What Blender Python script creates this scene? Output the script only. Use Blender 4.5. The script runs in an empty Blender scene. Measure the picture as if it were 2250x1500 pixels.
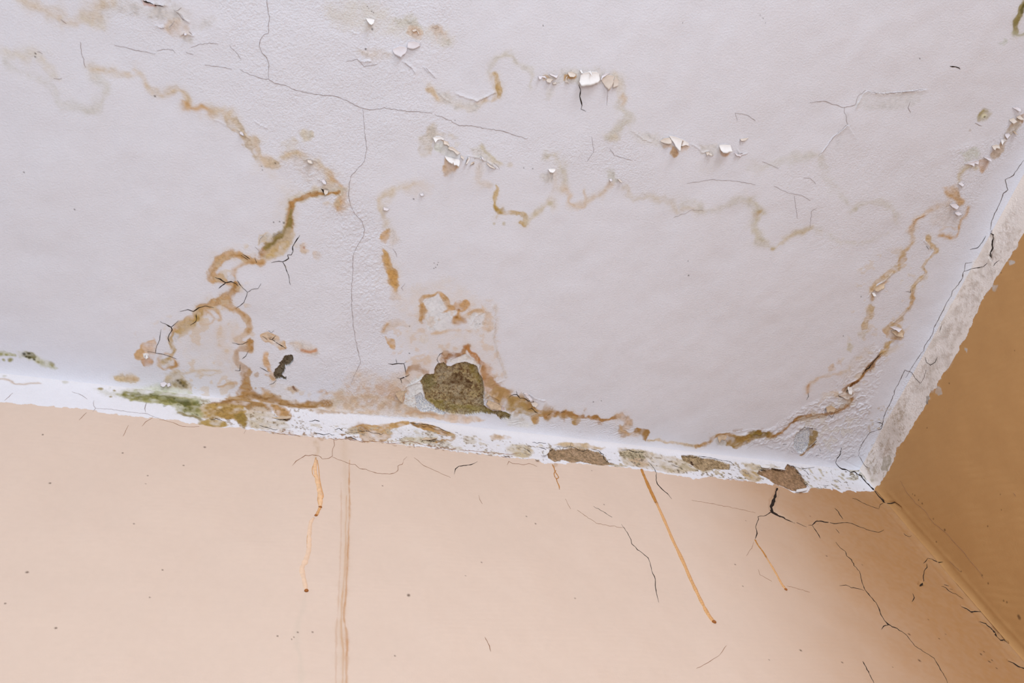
import bpy, math
import numpy as np
from mathutils import Matrix, Vector

# ---------------------------------------------------------------- camera, light, exposure
SC = bpy.context.scene
ZC = 2.70                      # ceiling height above the floor
F_PX = 1717.66                 # focal length in pixels of the 2250 px wide frame
AX = np.array([[0.95645676, 0.13788379, 0.25725188],      # room x (along the far wall) in lens axes
               [-0.24323905, 0.8637008, 0.4414245],       # room y (into the far wall)
               [-0.16132338, -0.48477715, 0.85963125]])   # room z (up)
CAM = np.array([-1.0948, -0.7417, -1.10])                 # from the corner of ceiling and walls

cam_d = bpy.data.cameras.new('camera'); cam = bpy.data.objects.new('camera', cam_d)
SC.collection.objects.link(cam); SC.camera = cam
cam_d.sensor_width = 36.0; cam_d.lens = F_PX / 2250 * 36.0; cam_d.clip_start = 0.02
R = np.stack([AX[:, 0], -AX[:, 1], -AX[:, 2]], axis=1)
cam.matrix_world = Matrix([[*R[0], CAM[0]], [*R[1], CAM[1]], [*R[2], CAM[2] + ZC], [0, 0, 0, 1]])

SC.view_settings.view_transform = 'Standard'; SC.view_settings.look = 'None'
SC.view_settings.gamma = 1.0; SC.view_settings.exposure = 0.08
world = bpy.data.worlds.new('daylight'); SC.world = world; world.use_nodes = True
world.node_tree.nodes['Background'].inputs[0].default_value = (0.91, 1.0, 1.11, 1)
world.node_tree.nodes['Background'].inputs[1].default_value = 0.98

def area(name, loc, target, size, size_y, power, col):
    d = bpy.data.lights.new(name, 'AREA'); d.shape = 'RECTANGLE'; d.size = size; d.size_y = size_y
    d.energy = power; d.color = col
    o = bpy.data.objects.new(name, d); SC.collection.objects.link(o)
    o.location = loc
    o.rotation_euler = (Vector(target) - Vector(loc)).to_track_quat('-Z', 'Y').to_euler()
    return o
area('window_daylight', (-0.45, -3.3, 1.65), (-0.9, 0, 2.4), 1.0, 1.1, 31, (0.95, 1.0, 1.08))
area('added_fill', (-0.98, -1.35, 1.32), (-1.15, 0, 2.5), 0.6, 0.6, 7.5, (0.95, 1.0, 1.07))  # soft fill added near the camera so brightness drops towards the corner

# ---------------------------------------------------------------- unfolded plan of the corner
# The ceiling and both walls are surveyed on one unfolded plan in metres: u<=0, v<=0 is the ceiling
# (x=u, y=v), v>0 the far wall folded down (x=u, depth=v), u>0 the right wall folded down (y=v, depth=u).
RES = 0.0011
IU0 = int(1.60 / RES); IV0 = int(0.93 / RES)
NU = IU0 + int(0.55 / RES) + 1; NV = IV0 + int(0.58 / RES) + 1
u1 = ((np.arange(NU) - IU0) * RES).astype(np.float32)
v1 = ((np.arange(NV) - IV0) * RES).astype(np.float32)
U, V = np.meshgrid(u1, v1)
rng = np.random.default_rng(11)

def fillet(a, b, c):
    """distances to right wall, far wall, ceiling of a point on the sharp box -> rounded (coved) surface + normal weights"""
    s = np.clip((c - 0.05) / 0.06, 0, 1); s = s * s * (3 - 2 * s)
    k = 0.0105 - 0.0062 * s
    for _ in range(5):
        m = np.minimum(np.minimum(a, b), c)
        ea, eb, ec = np.exp(-(a - m) / k), np.exp(-(b - m) / k), np.exp(-(c - m) / k)
        S = ea + eb + ec
        f = m - k * np.log(S)
        wa, wb, wc = ea / S, eb / S, ec / S
        L = np.sqrt(wa * wa + wb * wb + wc * wc)
        t = -f / L
        a = a + t * wa / L; b = b + t * wb / L; c = c + t * wc / L
    return a, b, c, wa / L, wb / L, wc / L

def net_abc(u, v):
    z = np.zeros_like(u)
    ceil = (u <= 0) & (v <= 0)
    back = (v > 0) & (u <= 0)
    a = np.where(u <= 0, -u, z); b = np.where(v <= 0, -v, z)
    c = np.where(ceil, z, np.where(back, v, u))
    return a, b, c

def surf(u, v, h=0.0):
    """plan coordinates -> point on the rounded surface (corner frame) and its normal"""
    a, b, c = net_abc(u, v)
    a, b, c, na, nb, nc = fillet(a, b, c)
    P = -np.stack([a + h * na, b + h * nb, c + h * nc], -1)
    return P, -np.stack([na, nb, nc], -1)

def project(P):
    q = (P - CAM) @ AX
    return np.stack([1125 + F_PX * q[..., 0] / q[..., 2], 750 + F_PX * q[..., 1] / q[..., 2]], -1)

def plan(pts):
    """survey: where the photographed points lie on the surfaces, in plan coordinates"""
    p = np.asarray(pts, float).reshape(-1, 2)
    d = np.stack([p[:, 0] - 1125, p[:, 1] - 750, np.full(len(p), F_PX)], -1) @ AX.T
    with np.errstate(divide='ignore'):
        t = np.where(d > 1e-6, -CAM / d, 1e9)
    k = np.argmin(t, 1); hit = CAM + d * t[np.arange(len(p)), k][:, None]
    u = np.where(k == 0, -hit[:, 2], hit[:, 0]); v = np.where(k == 1, -hit[:, 2], hit[:, 1])
    side = k.copy()
    e = 2e-4
    def fold(u, v):
        both = (u > 0) & (v > 0)
        u2 = np.where(both & (side == 1), -1e-5, u); v2 = np.where(both & (side != 1), -1e-5, v)
        return u2, v2
    u, v = fold(u, v)
    for _ in range(8):
        q0 = project(surf(u, v)[0]); qu = project(surf(u - e, v)[0]); qv = project(surf(u, v - e)[0])
        Ju = (q0 - qu) / e; Jv = (q0 - qv) / e; r = p - q0
        det = Ju[:, 0] * Jv[:, 1] - Ju[:, 1] * Jv[:, 0]
        det = np.where(np.abs(det) < 1e3, 1e3, det)
        du = (r[:, 0] * Jv[:, 1] - r[:, 1] * Jv[:, 0]) / det
        dv = (Ju[:, 0] * r[:, 1] - Ju[:, 1] * r[:, 0]) / det
        u = u + np.clip(du, -.02, .02); v = v + np.clip(dv, -.02, .02)
        u, v = fold(u, v)
    return np.stack([u, v], -1)

def PX(s):
    return np.array([[float(c) for c in w.split(',')[:2]] for w in s.split()])
def PW(s, default):
    return np.array([float(w.split(',')[2]) if w.count(',') > 1 else default for w in s.split()])
M = 1 / 1420.0                 # metres of surface per photo pixel (mean)

# ---------------------------------------------------------------- procedural noise on the plan
def noise(scale, seed):
    g = np.random.default_rng(seed)
    nx, ny = int(NU * RES / scale) + 3, int(NV * RES / scale) + 3
    G = g.random((ny, nx)).astype(np.float32)
    x = (np.arange(NU) * RES / scale).astype(np.float32); y = (np.arange(NV) * RES / scale).astype(np.float32)
    ix, iy = x.astype(int), y.astype(int); fx, fy = x - ix, y - iy
    fx = fx * fx * (3 - 2 * fx); fy = fy * fy * (3 - 2 * fy)
    Gx = G[:, ix] * (1 - fx) + G[:, ix + 1] * fx
    return (Gx[iy] * (1 - fy)[:, None] + Gx[iy + 1] * fy[:, None]) * 2 - 1
N60, N25, N12 = noise(.060, 1), noise(.025, 2), noise(.012, 3)
N6, N3, N2 = noise(.006, 4), noise(.0032, 5), noise(.0021, 6)
N1 = noise(.0013, 12); NS = (rng.random((NV, NU)).astype(np.float32) * 2 - 1)
RDG = 1 - np.abs(.5 * noise(.010, 21) + .5 * noise(.005, 22)) * 2.2; RDG = np.clip(RDG, 0, 1) ** 3   # thin curdled lines
A12, A5 = noise(.013, 7), noise(.0055, 8)
B12, B5 = noise(.013, 9), noise(.0055, 10)
FB = 0.45 * N25 + 0.3 * N12 + 0.25 * N6
FBs = 0.4 * N12 + 0.33 * N6 + 0.27 * N3

def lin(c):
    c = np.asarray(c, float) / 255
    return np.where(c <= .04045, c / 12.92, ((c + .055) / 1.055) ** 2.4)

COL = np.zeros((NV, NU, 3), np.float32)
HGT = np.zeros((NV, NU), np.float32)
GRN = np.ones((NV, NU), np.float32) * 0.5      # strength of the fine paint grain
REG = np.zeros((NV, NU), np.int16)             # 0 = the surface itself, >0 = a part of it
PARTS = {}                                     # id -> (name, label)

# observed tone -> pigment reflectance, per surface
CEIL = (U <= 0) & (V <= 0)
WALLR = (U > 0) & (V <= 0)
GAIN = np.where(CEIL[..., None], [1.15, 1.225, 1.265], [0.93, 0.93, 0.93]).astype(np.float32)

# ---------------------------------------------------------------- brushes working on the plan
def smooth_line(P, n=6):
    if len(P) < 3: return P
    Q = np.vstack([2 * P[0] - P[1], P, 2 * P[-1] - P[-2]]); out = []
    for i in range(1, len(Q) - 2):
        p0, p1, p2, p3 = Q[i - 1:i + 3]
        for t in np.arange(n) / n:
            out.append(.5 * (2 * p1 + (p2 - p0) * t + (2 * p0 - 5 * p1 + 4 * p2 - p3) * t * t + (3 * p1 - p0 - 3 * p2 + p3) * t ** 3))
    out.append(P[-1]); return np.array(out)

def box(Q, pad):
    j0 = max(int((Q[:, 0].min() - pad) / RES) + IU0, 0); j1 = min(int((Q[:, 0].max() + pad) / RES) + IU0 + 2, NU)
    i0 = max(int((Q[:, 1].min() - pad) / RES) + IV0, 0); i1 = min(int((Q[:, 1].max() + pad) / RES) + IV0 + 2, NV)
    if j1 <= j0 or i1 <= i0: return None
    return slice(i0, i1), slice(j0, j1)

def warped(sl, w):
    return U[sl] + w * (.62 * A12[sl] + .38 * A5[sl]), V[sl] + w * (.62 * B12[sl] + .38 * B5[sl])

def line_field(Q, W, pad, warp):
    """distance to polyline / local half width, and side (+ right of travel)"""
    sl = box(Q, pad + warp)
    if sl is None: return None
    D = np.full((sl[0].stop - sl[0].start, sl[1].stop - sl[1].start), 9.0, np.float32)
    S = np.zeros_like(D); Wd = np.ones_like(D)
    for i in range(len(Q) - 1):
        sub = box(Q[i:i + 2], pad + warp)
        if sub is None: continue
        uu, vv = warped(sub, warp)
        p, d = Q[i], Q[i + 1] - Q[i]; L2 = max(d @ d, 1e-12)
        t = np.clip(((uu - p[0]) * d[0] + (vv - p[1]) * d[1]) / L2, 0, 1)
        ex, ey = uu - p[0] - t * d[0], vv - p[1] - t * d[1]
        dd = np.sqrt(ex * ex + ey * ey)
        w = W[i] * (1 - t) + W[i + 1] * t
        o = (slice(sub[0].start - sl[0].start, sub[0].stop - sl[0].start), slice(sub[1].start - sl[1].start, sub[1].stop - sl[1].start))
        new = dd < D[o]
        D[o] = np.where(new, dd, D[o]); Wd[o] = np.where(new, w, Wd[o])
        S[o] = np.where(new, np.sign(d[0] * ey - d[1] * ex), S[o])
    return sl, D, S, Wd

CUR = [None]
def aged(c):
    c = np.asarray(c, float); g = c.mean(); k = 1.0 - .12 * min(1, (c.max() - c.min()) / 60); return (g + (c - g) * .88) * max(k, .955)
def mix(sl, a, col):
    c = lin(aged(col))[None, None, :] * GAIN[sl]
    COL[sl] = COL[sl] * (1 - a[..., None]) + c * a[..., None]
    if CUR[0] is not None: CUR[0][sl] = np.maximum(CUR[0][sl], a)

def shade_col(c, k):
    c = np.asarray(c, float); g = c.mean(); return tuple(np.clip(g + (c - g) * 1.12, 0, 255) * k)
def halo_col(c): return tuple(.45 * np.asarray(c, float) + .55 * np.array([216, 206, 200]))
def curd(sl, al, col):
    """darker curdled lines and paler flecks inside a stain"""
    d = al * np.clip(RDG[sl] * .8 + .9 * np.clip(N3[sl] + .5 * N1[sl] + .4 * N12[sl] - .25, 0, 1), 0, 1) * .62
    mix(sl, np.clip(d, 0, 1), shade_col(col, .76))
    l = al * np.clip(-.9 * N6[sl] - .6 * N1[sl] - .25, 0, 1) * .38
    keep = CUR[0]; CUR[0] = None; mix(sl, np.clip(l, 0, 1), tuple(.55 * np.asarray(col, float) + .45 * np.array([226, 214, 204]))); CUR[0] = keep
def tide(s, w, col, a=.8, out=None, warp=5, brk=.45, smooth=True, rim=None, on=None, halo=True):
    """a tide mark: w = half width in px on the left of travel, out = on the right (default w); patchy"""
    P = PX(s); Wp = PW(s, w)
    if smooth:
        T = smooth_line(np.column_stack([P, Wp])); P, Wp = T[:, :2], T[:, 2]
    Q = plan(P); W = Wp * M
    r = line_field(Q, W, Wp.max() * M * 2.4 * max(1, (out or w) / w), warp * M)
    if r is None: return
    sl, D, S, Wd = r
    ratio = (out / w) if out else 1.0
    Wd = Wd * (1.15 if a > .8 else 1.0) * np.where(S > 0, ratio, 1.0) * (1 + .45 * N12[sl] + .3 * N6[sl])
    x = D / np.maximum(Wd, 1e-5)
    if halo:                                        # faint wide bleed around the mark
        h = np.exp(-(x * .62) ** 2) * a * .30 * np.clip(1 + .8 * N25[sl] + .4 * N12[sl], 0, 1.6)
        if on is not None: h = h * on[sl]
        keep = CUR[0]; CUR[0] = None; mix(sl, np.clip(h, 0, 1), halo_col(col)); CUR[0] = keep
    x = x * (1 + .22 * N6[sl] + .22 * N3[sl] + .12 * N1[sl])
    al = np.clip(1.2 - x * x * .8, 0, 1) ** 1.2 if a > .8 else np.exp(-x * x * 1.15)     # old marks fade out softly
    al = al * np.clip(1 + brk * (N25[sl] * .8 + N6[sl] * .9 + .5 * N3[sl]) - brk * .3, 0, 1.3) * a
    al = np.clip(al, 0, 1)
    if on is not None: al = al * on[sl]
    mix(sl, al, col)
    curd(sl, al * ((1 if a > .8 else .5) if halo else 0), col)
    edge_ = np.exp(-((x - .85) / .16) ** 2) * a * np.clip(.35 + .9 * N12[sl] + .6 * N6[sl], 0, 1) * (.55 if a > .8 else .28)
    if on is not None: edge_ = edge_ * on[sl]
    if halo: mix(sl, np.clip(edge_, 0, 1), shade_col(col, .84))
    if rim is not None:
        rr = np.clip(1 - np.abs(x - .92) / .22, 0, 1) * (S > 0 if ratio != 1 else 1) * a * .7
        mix(sl, np.clip(rr * (1 + .5 * N12[sl]), 0, 1), rim)

def poly_field(Q, pad, warp):
    sl = box(Q, pad + warp)
    if sl is None: return None
    uu, vv = warped(sl, warp)
    D = np.full(uu.shape, 9.0, np.float32); ins = np.zeros(uu.shape, bool); n = len(Q)
    for i in range(n):
        p, q = Q[i], Q[(i + 1) % n]; d = q - p; L2 = max(d @ d, 1e-12)
        t = np.clip(((uu - p[0]) * d[0] + (vv - p[1]) * d[1]) / L2, 0, 1)
        D = np.minimum(D, np.hypot(uu - p[0] - t * d[0], vv - p[1] - t * d[1]))
        c = (p[1] > vv) != (q[1] > vv)
        if abs(d[1]) > 1e-9: ins ^= c & (uu < d[0] * (vv - p[1]) / d[1] + p[0])
    return sl, np.where(ins, D, -D)        # >0 inside

def blob(s, col, a=.8, soft=6, warp=6, patch=.4, rim=None, rimw=3, on=None, smooth=True, curdle=True):
    P = PX(s)
    if smooth and len(P) > 3: P = smooth_line(np.vstack([P, P[:1]]), 3)[:-1]
    Q = plan(P)
    r = poly_field(Q, soft * M * 1.2, warp * M)
    if r is None: return
    sl, D = r
    al = np.clip((D / (soft * M)) * .7 + .5 + .16 * N3[sl] + .12 * N1[sl] * (np.abs(D) < soft * M), 0, 1) * (D > -soft * M)
    al = al * al * (3 - 2 * al)
    al = np.clip(al * (1 + patch * (N12[sl] + .8 * N6[sl] + .4 * N25[sl]) - patch * .3) * a, 0, 1)
    if on is not None: al = al * on[sl]
    mix(sl, al, col)
    if curdle and soft < 13: curd(sl, al * .8, col)
    if rim is not None:
        rr = np.clip(1 - np.abs(D / (rimw * M)), 0, 1) * np.clip(.8 + .8 * N12[sl] + .5 * N6[sl], 0, 1)
        mix(sl, rr * a, rim)

def spots(s, col, a=.9):
    for P, r in zip(PX(s), PW(s, 2)):
        Q = plan([P]); sl = box(Q, (r + 2) * M)
        if sl is None: continue
        uu, vv = warped(sl, r * .7 * M)
        D = np.hypot(uu - Q[0, 0], vv - Q[0, 1]) / (r * M)
        mix(sl, np.clip(1.6 - D * 1.2, 0, 1) * a, col)

def lip(s, w, h, side=1, warp=1.5, smooth=False, fall=1.0):
    """paint lifting from the base along a torn edge: raised on one side of the line, sharp step at the line"""
    P = PX(s); P = smooth_line(P) if smooth else P
    Q = plan(P); r = line_field(Q, np.full(len(Q), w * M), w * M * 1.3, warp * M)
    if r is None: return
    sl, D, S, Wd = r
    x = np.clip(1 - D / (w * M), 0, 1)
    HGT[sl] += (x ** (1.6 * fall) * (S * side > 0) * h * (1 + .4 * N6[sl])).astype(np.float32)

def groove(s, w, h, warp=2):
    P = PX(s); Q = plan(P); Wp = PW(s, w) * M
    r = line_field(Q, Wp, Wp.max() * 2.2 + .003, warp * M)
    if r is None: return
    sl, D, S, Wd = r
    HGT[sl] -= (np.clip(2.0 - D / Wd, 0, 1) * h * .8).astype(np.float32)

def relief(s, amp, kind='blister', soft=20, warp=10, grain=None):
    r = poly_field(plan(PX(s)), soft * M, warp * M)
    if r is None: return
    sl, D = r; m = np.clip(D / (soft * M) + .5, 0, 1)
    if kind == 'blister':
        t = (1 - np.abs(.6 * N12[sl] + .9 * N6[sl])) ** 3 * .7 + .5 * np.clip(N6[sl] + .4 * N3[sl], 0, 1) ** 1.5
    elif kind == 'flaky':
        q = .5 * N12[sl] + .7 * N6[sl] + .5 * N3[sl]
        t = (q * 2.2 - np.floor(q * 2.2)) * .8
    elif kind == 'ripple':
        t = (1 - np.abs(np.sin((V[sl] + .25 * U[sl]) * 900 + N25[sl] * 5 + N12[sl] * 3))) ** 2 * (.5 + .5 * N25[sl])
    else:
        t = .22 * N6[sl] + .5 * N3[sl] + .42 * N2[sl] + .3 * N12[sl] * N3[sl]
    HGT[sl] += (m * t * amp).astype(np.float32)
    if grain is not None: GRN[sl] = GRN[sl] * (1 - m) + grain * m

def patch(s, depth, cols, soft=1.5, warp=2.5, rough=.0006, edge=None):
    """a spall: top coats gone, darker base plaster showing at the bottom of a sharp edged recess"""
    r = poly_field(plan(PX(s)), .004, warp * M)
    if r is None: return
    sl, D = r; inside = D > 0
    m = np.clip(D / (soft * M), 0, 1)
    t = np.clip(.5 + .45 * N12[sl] + .35 * N6[sl], 0, 1); t2 = np.clip(.5 + .45 * N3[sl] + .4 * N1[sl] + .35 * NS[sl], 0, 1)
    c = lin(cols[0])[None, None] * (1 - t[..., None]) + lin(cols[1])[None, None] * t[..., None]
    if len(cols) > 2:
        k = np.clip((t2 + .12 * N12[sl] - .58) * 3.2, 0, 1)[..., None]; c = c * (1 - k) + lin(cols[2])[None, None] * k
    c = c * (1 + .34 * NS[sl] + .3 * N1[sl])[..., None] * GAIN[sl]
    COL[sl] = np.where(inside[..., None], c, COL[sl])
    HGT[sl] = np.where(inside, -depth * m + rough * (.8 * N3[sl] + .6 * N6[sl] + .6 * N2[sl]), HGT[sl])
    GRN[sl] = np.where(inside, 1.6, GRN[sl])
    rim = (D <= 0) & (D > -.0045)
    HGT[sl] += np.where(rim, .0006 * (1 + D / .0045), 0).astype(np.float32)
    if CUR[0] is not None: CUR[0][sl] = np.maximum(CUR[0][sl], inside * 1.0)

def grime(s, col, dens=.3, a=.8, soft=8, fine=True):
    """scattered flecks and blotches of dirt"""
    r = poly_field(plan(PX(s)), soft * M, 6 * M)
    if r is None: return
    sl, D = r; m = np.clip(D / (soft * M) + .5, 0, 1)
    q = (.5 * N6[sl] + .55 * N3[sl] + .35 * N1[sl] if fine else .8 * N12[sl] + .45 * N6[sl] + .2 * N3[sl]) + .35 * N25[sl]
    mix(sl, np.clip((q - (1 - 2 * dens) * .62) * 4.5, 0, 1) * m * a, col)

class part:
    def __init__(self, name, label, thr=.33): self.name, self.label, self.thr = name, label, thr
    def __enter__(self): CUR[0] = np.zeros((NV, NU), np.float32)
    def __exit__(self, *a):
        k = len(PARTS) + 1; PARTS[k] = (self.name, self.label)
        REG[CUR[0] > self.thr] = k; CUR[0] = None

# ---------------------------------------------------------------- paint coats
WHITE_C, WHITE_T, CREAM, TAN = (209, 204, 209), (236, 234, 240), (225, 202, 184), (193, 146, 93)
def coat(mask, col):
    COL[mask] = lin(col).astype(np.float32) * GAIN[mask]
coat(CEIL, WHITE_C); coat((V > 0) & (U <= 0), CREAM); coat(WALLR, TAN)

far_edge = plan(PX("-180,866 -60,879 0,885 60,890 120,896 190,901 235,910 262,911 330,918 440,931 480,935 540,941 600,951 700,962 "
    "780,968 860,975 960,987 1040,996 1100,1003 1150,1008 1178,1010 1192,1019 1216,1020 1250,1018 1330,1021 1350,1024 1400,1031 "
    "1460,1040 1505,1047 1525,1052 1560,1047 1600,1054 1640,1058 1670,1062 1700,1065 1722,1070 1745,1082 1775,1080 1780,1070 "
    "1835,1076 1850,1083 1862,1078 1895,1080 1922,1077"))
right_edge = plan(PX("1929,1068 1948,1040 1962,1012 1970,985 1990,962 2006,935 2040,880 2046,858 2058,852 2062,838 2095,790 2130,725 "
    "2152,672 2170,640 2181,628 2200,592 2221,566 2250,514 2290,440 2350,330 2420,200"))
o = np.argsort(far_edge[:, 0]); vb = np.interp(u1, far_edge[o, 0], far_edge[o, 1])
o = np.argsort(right_edge[:, 1]); ub = np.interp(v1, right_edge[o, 1], right_edge[o, 0])
ragged = .0018 * N12 + .0022 * N6 + .0010 * N3
TRIM_F = (V > 0) & (U <= 0) & (V < vb[None, :] + ragged)
TRIM_R = WALLR & (U < ub[:, None] + ragged * .8)
TRIM = TRIM_F | TRIM_R
GAIN[TRIM] = [0.94, 0.94, 0.93]
coat(TRIM_F, WHITE_T); coat(TRIM_R, (238, 227, 221))
FAR = (V > 0) & (U <= 0) & ~TRIM_F
# warm bounce and falloff towards the corner, painted into the far wall colour
corner_bounce = np.clip(1 + (U + .07 + .02 * N60 + .006 * N25) / .46, 0, 1); corner_bounce = corner_bounce * corner_bounce * (3 - 2 * corner_bounce) * .95 * (1 + .05 * N6)
corner_bounce = np.where(FAR, np.clip(corner_bounce, 0, 1), 0)[..., None].astype(np.float32)
COL[...] = COL * (1 - corner_bounce) + lin((181, 135, 88)).astype(np.float32) * .93 * corner_bounce
ontrim = TRIM.astype(np.float32); onceil = CEIL.astype(np.float32)
white = (CEIL | TRIM).astype(np.float32)
# a slightly raised paint edge where the wall colour was cut in against the white
for s, m in ((V - vb[None, :] - ragged, FAR), (U - ub[:, None] - ragged * .8, WALLR & ~TRIM_R)):
    HGT += np.where(m, .0005 * np.exp(-np.abs(s) / .004), 0).astype(np.float32)

# brush marks, roller grain, gentle unevenness of hand-trowelled plaster
GRN[CEIL] = .7; GRN[TRIM] = .9; GRN[FAR] = .22; GRN[WALLR & ~TRIM_R] = .3
HGT += (.0011 * N60 + .0005 * N25 + .00010 * N12).astype(np.float32)
ws = (WALLR & ~TRIM_R)
HGT += np.where(ws, .00012 * np.sin((U * .83 + V * .55) * 420 + 4 * N60 + 2 * N25), 0).astype(np.float32)
HGT += np.where(FAR, (.00003 + .00003 * N60) * np.sin((V * 1.0 + U * .03) * 800 + 5 * N60), 0).astype(np.float32)
relief("240,-60 420,120 560,260 700,360 830,470 880,640 840,860 700,880 560,860 600,700 690,560 660,420 500,260 300,120 160,-60", .00022, 'grain', 60, 20, 1.1)
relief("470,-60 1010,-60 1000,120 940,190 1010,300 1400,300 1440,420 1100,330 880,300 800,420 870,520 850,700 800,720 700,500 620,330 480,140", .00030, 'grain', 60, 20, 1.4)
relief("560,-60 830,-60 860,60 760,90 640,80", .0002, 'flaky', 60, 20)
relief("740,110 960,120 960,190 800,200 700,160", .00026, 'flaky', 25, 12)
relief("380,80 600,100 680,200 640,300 520,240 400,170", .00016, 'flaky', 40, 12)
relief("740,420 830,480 850,720 800,860 740,820 760,600", .00022, 'grain', 25, 10, 1.5)
relief("1700,380 1900,300 2150,380 2120,560 1800,560 1700,480", .00018, 'grain', 40, 20, .9)
relief("700,780 850,790 930,850 930,900 700,905", .0007, 'flaky', 25, 12, 1.2)
relief("960,905 1100,930 1420,960 1420,940 1150,905 1110,900", .0011, 'ripple', 8, 5)
relief("1150,905 1400,935 1440,975 1300,965 1120,935", .0009, 'ripple', 8, 5)
relief("540,860 620,900 900,905 1000,950 960,975 620,940 520,925", .0009, 'flaky', 12, 6)
relief("600,930 700,945 860,950 1000,960 1200,985 1200,1010 1000,985 700,960 560,945", .0009, 'blister', 8, 5, 1.4)
relief("1200,975 1900,1045 1900,1075 1600,1050 1200,1012", .0008, 'flaky', 8, 5, 1.3)
relief("1700,940 1745,905 1790,880 1870,850 1900,860 1910,900 1900,1000 1830,1012 1700,985 1640,975 1600,958", .0021, 'blister', 10, 6, 1.2)
relief("1830,845 1880,800 1930,760 1960,760 1930,850 1895,930", .0012, 'blister', 14, 6)
relief("1905,930 1945,900 2000,820 2060,700 2100,700 2060,850 1990,960 1940,1050 1915,1040", .0007, 'flaky', 14, 6, 1.3)
relief("2100,700 2170,560 2230,430 2250,470 2160,650", .0005, 'grain', 12, 6, 1.5)
relief("2080,330 2190,300 2245,230 2255,300 2180,380 2130,470 2100,520 2060,470 2100,390", .0008, 'flaky', 12, 6)
relief("1890,560 2050,470 2060,560 1990,740 1930,800 1880,760", .0004, 'flaky', 20, 10)
relief("0,830 200,850 420,890 430,925 200,900 0,880", .0003, 'flaky', 10, 5)
HGT += np.where(WALLR, .0, 0)

# ---------------------------------------------------------------- tones of the damp
y0, y1, y2 = (211, 202, 197), (214, 199, 181), (209, 182, 150)
gy, pk, pk2 = (206, 195, 190), (217, 202, 194), (215, 189, 168)
o1, o2, o3, o4 = (206, 158, 104), (186, 132, 68), (160, 104, 44), (124, 76, 28)
ol, gr, gd = (150, 124, 58), (140, 132, 66), (96, 92, 42)

with part('water_stain', 'faint beige stain with peeling edges at the upper left of the ceiling', .28):
    blob("200,48 213,14 300,6 330,20 352,12 405,14 415,48 372,50 345,42 280,34 230,38", gy, .75, 12, 8)
    tide("45,-4 85,18 120,36 145,50 180,48 205,40 214,20 240,10", 13, y2, .55, 8)
    tide("185,44 205,52 228,62", 7, y1, .5)
    blob("365,50 395,42 415,56 420,74 402,84 380,78 362,62", pk2, .7, 6, 4)
    blob("420,42 462,38 468,50 450,62 425,66", gy, .6, 9); blob("395,78 420,76 424,92 408,94", gy, .7, 7)
    blob("314,2 330,8 345,13 320,13", (205, 150, 128), .8, 3, 2)
with part('water_stain', 'pale looping tide mark in the left ceiling below the upper left stain', .22):
    tide("-20,108 25,120 60,126 80,124 98,143 115,158 124,172", 12, y1, .55, 8)
    tide("16,138 50,164 95,178 113,193 120,214 133,230 165,236 195,246 214,242 228,216 240,190 215,170 205,155", 9, (203, 195, 187), .55, 6)
with part('water_stain', 'light tan tide mark wandering down from the left towards the ochre streak', .27):
    tide("200,153 225,155 245,162 275,163 295,158 312,172 322,190 345,208 358,213 375,204 395,199 408,210 415,232", 7, y2, .75, 5)
    tide("412,228 428,238 445,235 462,243", 4.5, o1, .75, 9); tide("470,243 485,242 500,250", 9, y2, .7)
    tide("505,262 522,276 532,292 545,306 562,318 570,338 582,352 604,360", 7, y2, .85, 10)
    blob("560,300 575,330 600,352 606,364 575,362 566,345", pk2, .6, 8); blob("575,345 603,352 600,364 578,360", y2, .6, 5)
    blob("660,290 686,290 690,304 670,308", y1, .85, 6); blob("618,312 648,306 655,320 625,325", y1, .5, 8)
    tide("628,342 652,334 668,346 680,356 702,366 716,380 728,396", 8, y2, .75, 6, brk=.6)
    blob("640,338 690,356 735,400 700,420 660,385", pk, .55, 10)
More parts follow.
